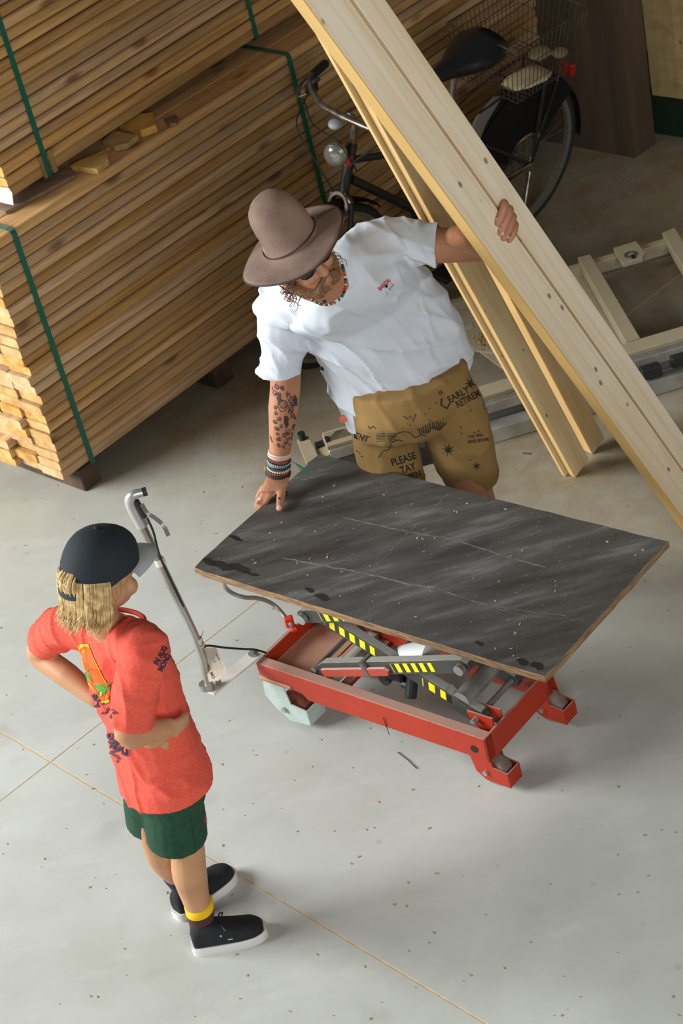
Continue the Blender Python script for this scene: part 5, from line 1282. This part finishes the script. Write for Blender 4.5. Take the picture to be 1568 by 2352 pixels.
bm = NB(); q = bvh_of(bframe); print_text(bm, q, 'BELDFELD', 887, 431, 15, -29, .03, sx=1.05, off=.001); obj('frame_lettering', bm, mat('white_lettering', 'C8C4BA', .7), bframe)
# fenders
def fender(x, a0, a1, w_, name='fender'):
    bm = NB(); vs = []
    for i in range(25):
        a = a0+(a1-a0)*i/24; row = []
        for j in range(5):
            t = (j-2)/2; r = RW_+.022-.010*t*t; row.append(bm.verts.new((x+r*math.cos(a), t*w_, RW_+r*math.sin(a))))
        vs.append(row)
    for a, b in zip(vs, vs[1:]):
        for j in range(4): bm.faces.new((a[j], a[j+1], b[j+1], b[j]))
    bmesh.ops.solidify(bm, geom=bm.faces[:], thickness=.002); return bobj(name, bm, M_bk, smooth=True, auto=50)
fender(0, math.radians(20), math.radians(190), .028); fender(fx, math.radians(-15), math.radians(140), .028)
for s in (-1, 1): btube('fender_stay', [(0, s*.05, RW_), (-.20, s*.03, RW_+.28)], .0022, M_rust, seg=6)
bm = NB(); vs = []
for i in range(13):
    a = math.radians(25+i*10); vs.append([bm.verts.new((r*math.cos(a), .034, RW_+r*math.sin(a))) for r in (.12, RW_+.012)])
for a, b in zip(vs, vs[1:]): bm.faces.new((a[0], a[1], b[1], b[0]))
bmesh.ops.solidify(bm, geom=bm.faces[:], thickness=.002); bobj('coat_guard', bm, mat('black_guard', '1C1E20', .6))
bm = NB(); loft(bm, [((.40, .045, .50), (.0, .0, .02), (0, .004, 0)), ((.34, .048, .56), (.03, 0, .03), (0, .004, 0)), ((.27, .048, .66), (.03, 0, .03), (0, .004, 0)), ((.17, .048, .72), (.03, 0, .012), (0, .004, 0))], 10); bobj('coat_guard_edge', bm, mat('grey_plastic', '6E6C68', .5), smooth=True)
# chain case, crank, pedal
bm = NB(); extrude_poly(bm, [(.57, -.045, .29), (.54, -.045, .37), (.45, -.045, .385), (0, -.045, RW_+.05), (-.05, -.045, RW_), (0, -.045, RW_-.05), (.45, -.045, .20), (.54, -.045, .22)], (0, -.02, 0)); bobj('chain_case', bm, M_bk)
btube('chain_stay_cover', [(.42, .04, .34), (.22, .058, .35), (0, .065, RW_+.005)], .008, M_rust)
btube('crank', [(.47, .05, .29), (.56, .06, .155)], .008, M_rust); bm = NB(); cbox(bm, (.56, .11, .15), (.09, .085, .022), .004); bobj('pedal', bm, M_black)
btube('crank', [(.47, -.07, .29), (.38, -.075, .425)], .008, M_rust); bm = NB(); cbox(bm, (.38, -.13, .43), (.09, .085, .022), .004); bobj('pedal', bm, M_black)
btube('kickstand', [(.02, .07, RW_-.02), (.10, .11, .18), (.16, .17, .045)], .009, M_rust)
# seat
btube('seat_post', [(.385, 0, .70), (.355, 0, .90)], .013, M_rust, seg=14)
bm = NB()
for i, (x, w_, t, zz) in enumerate(((.475, .018, .016, .930), (.44, .028, .024, .935), (.38, .04, .034, .936), (.32, .07, .042, .938), (.26, .098, .046, .945), (.21, .102, .046, .950), (.175, .085, .036, .952))): pass
loft(bm, [((x, 0, zz-t*.4), (0, w_, 0), (0, 0, t)) for x, w_, t, zz in ((.485, .018, .015, .925), (.45, .03, .026, .932), (.38, .046, .036, .936), (.32, .082, .044, .938), (.26, .112, .048, .945), (.20, .116, .048, .952), (.155, .095, .038, .956))], 20)
bobj('saddle', bm, mat('black_leather', '16161A', .3), smooth=True)
for s in (-1, 1): bm = NB(); lathe(bm, [(.018, 0), (.018, .05), (.012, .05), (.012, 0)], axes((.22, s*.045, .87), (0, 0, 1)), 12); bobj('saddle_spring', bm, M_rust, smooth=True)
# handlebar
btube('stem', [(.893, 0, .86), (.878, 0, .955), (.905, 0, .985)], .013, M_rust, seg=12)
btube('handlebar', [(.70, -.31, .985), (.82, -.27, .995), (.90, -.15, .985), (.915, -.05, .985), (.915, .05, .985), (.90, .15, .985), (.82, .27, .995), (.70, .31, .985)], .0115, M_rust, seg=12)
for s in (-1, 1):
    btube('grip', [(.705, s*.308, .985), (.80, s*.28, .993)], .0165, M_black, seg=12)
    bm = NB(); cbox(bm, (.84, s*.245, .975), (.05, .035, .04), .008); bobj('brake_clamp', bm, M_black)
    btube('brake_lever', [(.87, s*.24, .965), (.88, s*.28, .945), (.82, s*.325, .945), (.74, s*.345, .95)], .0055, M_rust, seg=8)
    btube('shifter', [(.83, s*.235, .985), (.86, s*.21, 1.02), (.84, s*.20, 1.035)], .010, M_black, seg=8)
btube('cable', [(.87, -.24, .96), (.97, -.20, .90), (.99, -.09, .80), (.97, -.03, .68)], .0028, M_black, seg=5)
btube('cable', [(.88, -.25, .95), (.96, -.12, .93), (.95, .0, .90), (.93, .03, .82), (.90, .02, .76)], .0028, M_black, seg=5)
btube('cable', [(.88, .24, .96), (.98, .14, .92), (.99, .05, .80), (.97, .03, .70)], .0028, M_black, seg=5)
bm = NB(); Mh = axes((.975, .0, .865), (1, .35, .12)); lathe(bm, [(.004, -.045), (.03, -.035), (.043, -.008), (.045, .010), (.040, .016), (.004, .022)], Mh, 26, closed=False); hl = bobj('headlight', bm, M_chrome, smooth=True, auto=50)
bm = NB(); lathe(bm, [(.041, .014), (.038, .020), (.02, .025), (.001, .027)], Mh, 26, closed=False); bobj('headlight_lens', bm, mat('clear_lens', '8E8E88', .12, .5), hl, smooth=True)
bm = NB(); ell(bm, (.935, -.035, .955), (.026, .026, .018)); bobj('bell', bm, mat('pale_bell', '9EA2A6', .35), smooth=True)
bm = NB(); lathe(bm, [(.036, -.006), (.048, -.006), (.048, .006), (.036, .006)], axes((.985, 0, .655), (.7, 0, .3)), 24); bobj('rim_brake', bm, M_rust, smooth=True, auto=40)
bm = NB(); cbox(bm, (-.290, 0, .60), (.03, .07, .05), .006); bobj('tail_light', bm, mat('red_reflector', 'A01810', .3))
# rack and basket
bm = NB()
for s in (-1, 1):
    tube(bm, catmull([(.28, s*.05, .70), (.1, s*.06, .715), (-.26, s*.06, .715)], 3), .005, 6); cyl(bm, (-.10, s*.06, .715), (0, s*.065, RW_+.01), .0075, 6); cyl(bm, (-.2, s*.06, .715), (0, s*.065, RW_), .004, 6)
for x in (-.26, -.1, .05): cyl(bm, (x, -.06, .715), (x, .06, .715), .004, 6)
bobj('rack', bm, M_bk)
bx0, bx1, by_, bz0, bz1 = -.17, .17, .145, .725, .965
bas = None
def wires(name, segs, r, m=M_wire, par=None):
    bm = NB()
    for a, b in segs: cyl(bm, a, b, r, 5)
    o = bobj(name, bm, m, par or bike); return o
X0, X1 = (lambda z: bx0-.03*(z-bz0)/.23), (lambda z: bx1+.03*(z-bz0)/.23)
Yw = lambda z: by_+.025*(z-bz0)/.23
def loop(z): return [(X0(z), -Yw(z), z), (X1(z), -Yw(z), z), (X1(z), Yw(z), z), (X0(z), Yw(z), z)]
bm = NB(); tube(bm, loop(bz1), .004, 6, closed=True); basket = bobj('basket_rim', bm, M_wire)
seg = []
for z in (bz0, bz0+.055, bz0+.15):
    l = loop(z); seg += [(l[i], l[(i+1) % 4]) for i in range(4)]
n = 16
for i in range(n+1):
    t = i/n
    for s in (-1, 1): seg.append(((X0(bz0)+(X1(bz0)-X0(bz0))*t, s*Yw(bz0), bz0), (X0(bz1)+(X1(bz1)-X0(bz1))*t, s*Yw(bz1), bz1)))
for i in range(1, 13):
    t = i/13*2-1
    for f in (X0, X1): seg.append(((f(bz0), t*Yw(bz0), bz0), (f(bz1), t*Yw(bz1), bz1)))
for i in range(1, 14): t = i/14; x = X0(bz0)+(X1(bz0)-X0(bz0))*t; seg.append(((x, -by_, bz0), (x, by_, bz0)))
for i in range(1, 6): y = -by_+2*by_*i/6; seg.append(((bx0, y, bz0), (bx1, y, bz0)))
wires('basket_wires', seg, .0016)['kind'] = 'stuff'
bm = NB(); M0 = BM @ Matrix.Translation((.03, .07, .737)); 
loft(bm, [(M0 @ V(-.09, 0, .0), BM.to_3x3() @ V(0, .05, 0), BM.to_3x3() @ V(0, 0, .004)), (M0 @ V(-.03, .01, .006), BM.to_3x3() @ V(0, .065, 0), BM.to_3x3() @ V(0, 0, .009)), (M0 @ V(.05, 0, .006), BM.to_3x3() @ V(0, .06, 0), BM.to_3x3() @ V(0, 0, .010)), (M0 @ V(.10, -.01, .002), BM.to_3x3() @ V(0, .035, 0), BM.to_3x3() @ V(0, 0, .004))], 14)
tag(obj('cloth', bm, mat('pale_cloth', 'CDBE94', .9), smooth=True), 'pale folded cloth lying in the wire basket of the bicycle', 'cloth')
bm = NB(); M1 = BM @ Matrix.Translation((-.10, .02, .752)); ell(bm, M1 @ V(0, 0, .012), (.05, .04, .02), BM); ell(bm, M1 @ V(-.05, .06, .012), (.035, .03, .018), BM); 
tag(organic('cloth', bm, mat('khaki_cloth', '8A7A58', .9), None, .005, 4), 'khaki rag lying at the back of the wire basket', 'cloth')

# ================================================================== dark slab, light panel and what they stand on
M_slab = mat('dark_slab', '3C3026', .85, c2='5A4836', scale=5, stretch=(2.2, 2.2, .25), detail=9, bump=.5, bscale=14, ramp=(.3, .7))
a, b, c_ = P(1205, 315, .0), P(1455, 363, .0), P(1503, 330, .0)
dx_, dy_ = (b-a).normalized(), (c_-b).normalized()
tl = V(.055, .03, 1.0).normalized()
bm = NB(); hgt = 2.3; n = 8; rr = random.Random(2); prev = None
ringsv = []
for i in range(n+1):
    z = hgt*i/n; k_ = tl*(z/tl.z); j = [rr.uniform(-.006, .006) for _ in range(4)]
    d = a+(c_-b); ringsv.append([bm.verts.new(a+k_+dx_*j[0]), bm.verts.new(b+k_+dx_*j[1]), bm.verts.new(c_+k_+dx_*j[1]), bm.verts.new(d+k_+dx_*j[0])])
for p, q in zip(ringsv, ringsv[1:]):
    for j in range(4): bm.faces.new((p[j], p[(j+1) % 4], q[(j+1) % 4], q[j]))
bm.faces.new(ringsv[0][::-1]); bm.faces.new(ringsv[-1]); 
slab = obj('wood_slab', bm, M_slab); tag(slab, 'dark old wide wooden slab standing upright behind the bicycle', 'wood slab')
# panel
pz = .14; pa, pb = P(1497, 219, pz), P(1640, 238, pz); pd = (pb-pa).normalized(); pn = V(-pd.y, pd.x, 0)
bm = NB(); M0 = Matrix.Translation(pa) @ Matrix((pd, pn, V(0, 0, 1))).transposed().to_4x4(); M0 = M0 @ Matrix.Rotation(math.radians(-3), 4, 'X'); cbox(bm, (.7, .012, .62), (1.4, .024, 1.24), .002, M0)
tag(obj('wood_panel', bm, plankmat('panel_wood', 'BDA574', 'A88E5C')), 'light brown wooden panel leaning in the upper right corner', 'panel')
bm = NB(); M0 = Matrix.Translation(V(pa.x, pa.y, 0)) @ Matrix((pd, pn, V(0, 0, 1))).transposed().to_4x4(); cbox(bm, (.7, -.005, .069), (1.5, .13, .138), .004, M0)
tag(obj('green_beam', bm, mat('dark_green_paint', '0C2618', .7)), 'dark green beam on the floor under the light panel', 'beam')
bm = NB(); pc = P(1545, 247, .04); Mp = axes(pc, V(.55, .8, 0).normalized()); lathe(bm, [(.0235, 0), (.030, 0), (.030, .06), (.0235, .06)], Mp, 22)
bm2 = bm; 
for v in bm.verts: v.co.z = v.co.z
tag(obj('pipe_end', bm, mat('grey_pipe', '8A8274', .5), smooth=True, auto=40), 'short grey pipe end lying before the green beam', 'pipe')

# ================================================================== machine frame lying on the floor behind the man
M_bei = dusty('beige_enamel', '9C8F74', 'B0A080', amt=.5); M_alu = mat('aluminium_rail', 'A8A59C', .4, .4, c2='8C887E', scale=12); M_rb = mat('dark_grey_beam', '55524C', .6)
mf = thing('machine_frame', 'beige steel frame with aluminium rails lying on the floor behind the man', 'machine frame', tuple(P(1300, 860, 0)), 0)
def poly(name, pts, z, th_, m, par=mf, b_=.0):
    bm = NB(); q = [P(x, y, z) for x, y in pts]; extrude_poly(bm, q, (0, 0, -th_))
    if b_: bev(bm, b_)
    return obj(name, bm, m, par)
r1, r2 = P(752, 1029, .13), P(1640, 766, .13); rd = (r2-r1).normalized(); rn = V(-rd.y, rd.x, 0); RL = (r2-r1).length
Mr = Matrix.Translation(V(r1.x, r1.y, 0)) @ Matrix((rd, rn, V(0, 0, 1))).transposed().to_4x4()
def rb(name, c, s, m, ch=.003, par=mf):
    bm = NB(); cbox(bm, c, s, ch, Mr); return obj(name, bm, m, par)
rb('top_beam', (RL/2, .055, .115), (RL, .075, .05), M_bei)
sr = rb('scale_rail', (RL/2, .0, .105), (RL, .03, .04), M_alu)
rb('rail_web', (RL/2, .0, .055), (RL, .02, .06), M_rb)
rb('lower_beam', (RL/2+.2, -.045, .03), (RL-.4, .06, .058), M_alu)
bm = NB()
for i in range(150): cbox(bm, (.03+i*(RL-.06)/150, .0, .1255), (.0016, .018 if i % 5 else .026, .0006), .0002, Mr)
obj('scale_marks', bm, M_rb, sr)['kind'] = 'stuff'
for (x, y) in ((1494, 850), (1562, 822), (985, 1047)):
    l = Mr.inverted() @ P(x, y, .09); rb('clamp_block', (l.x, l.y, .085), (.07, .035, .04), M_black)
l = Mr.inverted() @ P(1499, 893, .02); rb('rubber_foot', (l.x, l.y, .014), (.06, .03, .026), M_black)
# back beam and cross beams
k1_, k2_ = P(1285, 622, .12), P(1640, 520, .12); kd = (k2_-k1_).normalized(); kn_ = V(-kd.y, kd.x, 0); KL = (k2_-k1_).length
Mk = Matrix.Translation(V(k1_.x, k1_.y, 0)) @ Matrix((kd, kn_, V(0, 0, 1))).transposed().to_4x4()
bm = NB(); cbox(bm, (KL/2-.35, .0, .095), (KL+.7, .035, .05), .002, Mk); obj('back_beam', bm, M_bei, mf)
bm = NB(); cbox(bm, (KL/2, -.0, .085), (KL, .034, .05), .002, Mk); obj('beam_skirt', bm, M_rb, mf)
poly('cross_beam', [(1326, 591), (1355, 583), (1470, 776), (1437, 786)], .135, .05, M_bei, b_=.002)
poly('cross_beam', [(1520, 534), (1549, 522), (1665, 715), (1636, 727)], .135, .05, M_bei, b_=.002)
br = poly('bearing_bracket', [(1408, 569), (1460, 553), (1482, 580), (1475, 592), (1431, 605), (1422, 594)], .142, .018, M_bei, b_=.002)
bm = NB(); hc = P(1448, 585, .1425); lathe(bm, [(.012, -.004), (.024, -.004), (.026, .001), (.020, .003), (.012, .001)], Matrix.Translation(hc), 24); obj('bearing_ring', bm, M_rb, br, smooth=True, auto=40)
bm = NB(); cbox(bm, hc+V(.004, -.02, 0), (.016, .03, .006), .002); obj('bearing_slot', bm, M_black, br)
poly('deck_sheet', [(1027, 700), (1150, 664), (1337, 622), (1442, 790), (1300, 838), (1190, 872), (1100, 806), (1040, 790)], .075, .006, M_bei)
bm = NB(); pc = P(1098, 700, .0825); ds = [P(1010, 705, .083), P(1150, 664, .083)]+[P(x, y, .083) for x, y in ((1205, 745), (1190, 790), (1145, 810), (1100, 806), (1050, 795), (1020, 770))]; extrude_poly(bm, ds, (0, 0, -.006)); pl = obj('guard_plate', bm, M_bei, mf)
poly('name_plate', [(1063, 752), (1084, 742), (1088, 753), (1067, 763)], .0845, .0012, mat('dull_plate', 'B0A486', .6), pl)
bm = NB(); rr = random.Random(6)
for i in range(160):
    a_ = rr.gauss(0, 9), rr.gauss(0, 7); p = P(1108+a_[0], 781+a_[1], .0845+abs(rr.gauss(0, .002))); cbox(bm, (0, 0, 0), (.006, .003, .002), .0004, Matrix.Translation(p) @ Matrix.Rotation(rr.uniform(0, 3), 4, 'Z') @ Matrix.Rotation(rr.uniform(-.5, .5), 4, 'X'))
M_chip = mat('fresh_chips', 'B0925E', .9)
tag(obj('sawdust_heap', bm, M_chip), 'small heap of sawdust on the beige guard plate', 'sawdust', kind='stuff')
# left end of the rail, beside the board top
poly('end_plate', [(681, 1010), (707, 1000), (730, 1046), (704, 1066)], .12, .012, M_bei, b_=.001)
bm = NB(); kb = P(694, 1006, .125); cyl(bm, kb-V(0, 0, .01), kb+V(0, 0, .022), .013, 16); obj('knob', bm, M_black, mf, smooth=True, auto=40)
poly('latch', [(721, 1017), (741, 1010), (744, 1019), (724, 1027)], .12, .03, M_black)
poly('end_block', [(724, 1030), (747, 1022), (756, 1045), (730, 1050)], .11, .04, M_bei, b_=.001)
sb = poly('switch_box', [(739, 997), (800, 980), (812, 1008), (750, 1026)], .14, .06, M_bei, b_=.002)
poly('socket', [(744, 1003), (752, 1001), (757, 1013), (749, 1016)], .1425, .003, M_black, sb)

# ================================================================== litter on the floor
bm = NB(); rr = random.Random(31)
for i in range(260):
    x, y = rr.uniform(-20, 1560), rr.uniform(300, 2340); s = rr.uniform(.002, .007)
    p = P(x, y, .0012); cbox(bm, (0, 0, 0), (s*1.4, s*.6, .0015), .0003, Matrix.Translation(p) @ Matrix.Rotation(rr.uniform(0, 3), 4, 'Z'))
for i in range(150):
    x, y = rr.gauss(1440, 110), rr.gauss(440, 60); p = P(min(x, 1620), y, .0012); s = rr.uniform(.003, .008); cbox(bm, (0, 0, 0), (s*1.4, s*.6, .0015), .0003, Matrix.Translation(p) @ Matrix.Rotation(rr.uniform(0, 3), 4, 'Z'))
tag(obj('sawdust_chips', bm, M_chip), 'scattered tiny wood chips across the concrete floor', 'wood chips', kind='stuff')
for (x0, y0, x1, y1, w_, lab) in ((912, 1727, 956, 1765, .0022, 'thin dark splinter on the floor below the cart'), (1200, 1041, 1216, 1043, .004, 'short dark splinter on the floor left of the leaning planks')):
    bm = NB(); a, b = P(x0, y0, .003), P(x1, y1, .003); tube(bm, [a, a.lerp(b, .5)+V(.002, .001, 0), b], w_*.6, 5); tag(obj('splinter', bm, M_slab), lab, 'splinter', 'dark splinters on the floor')
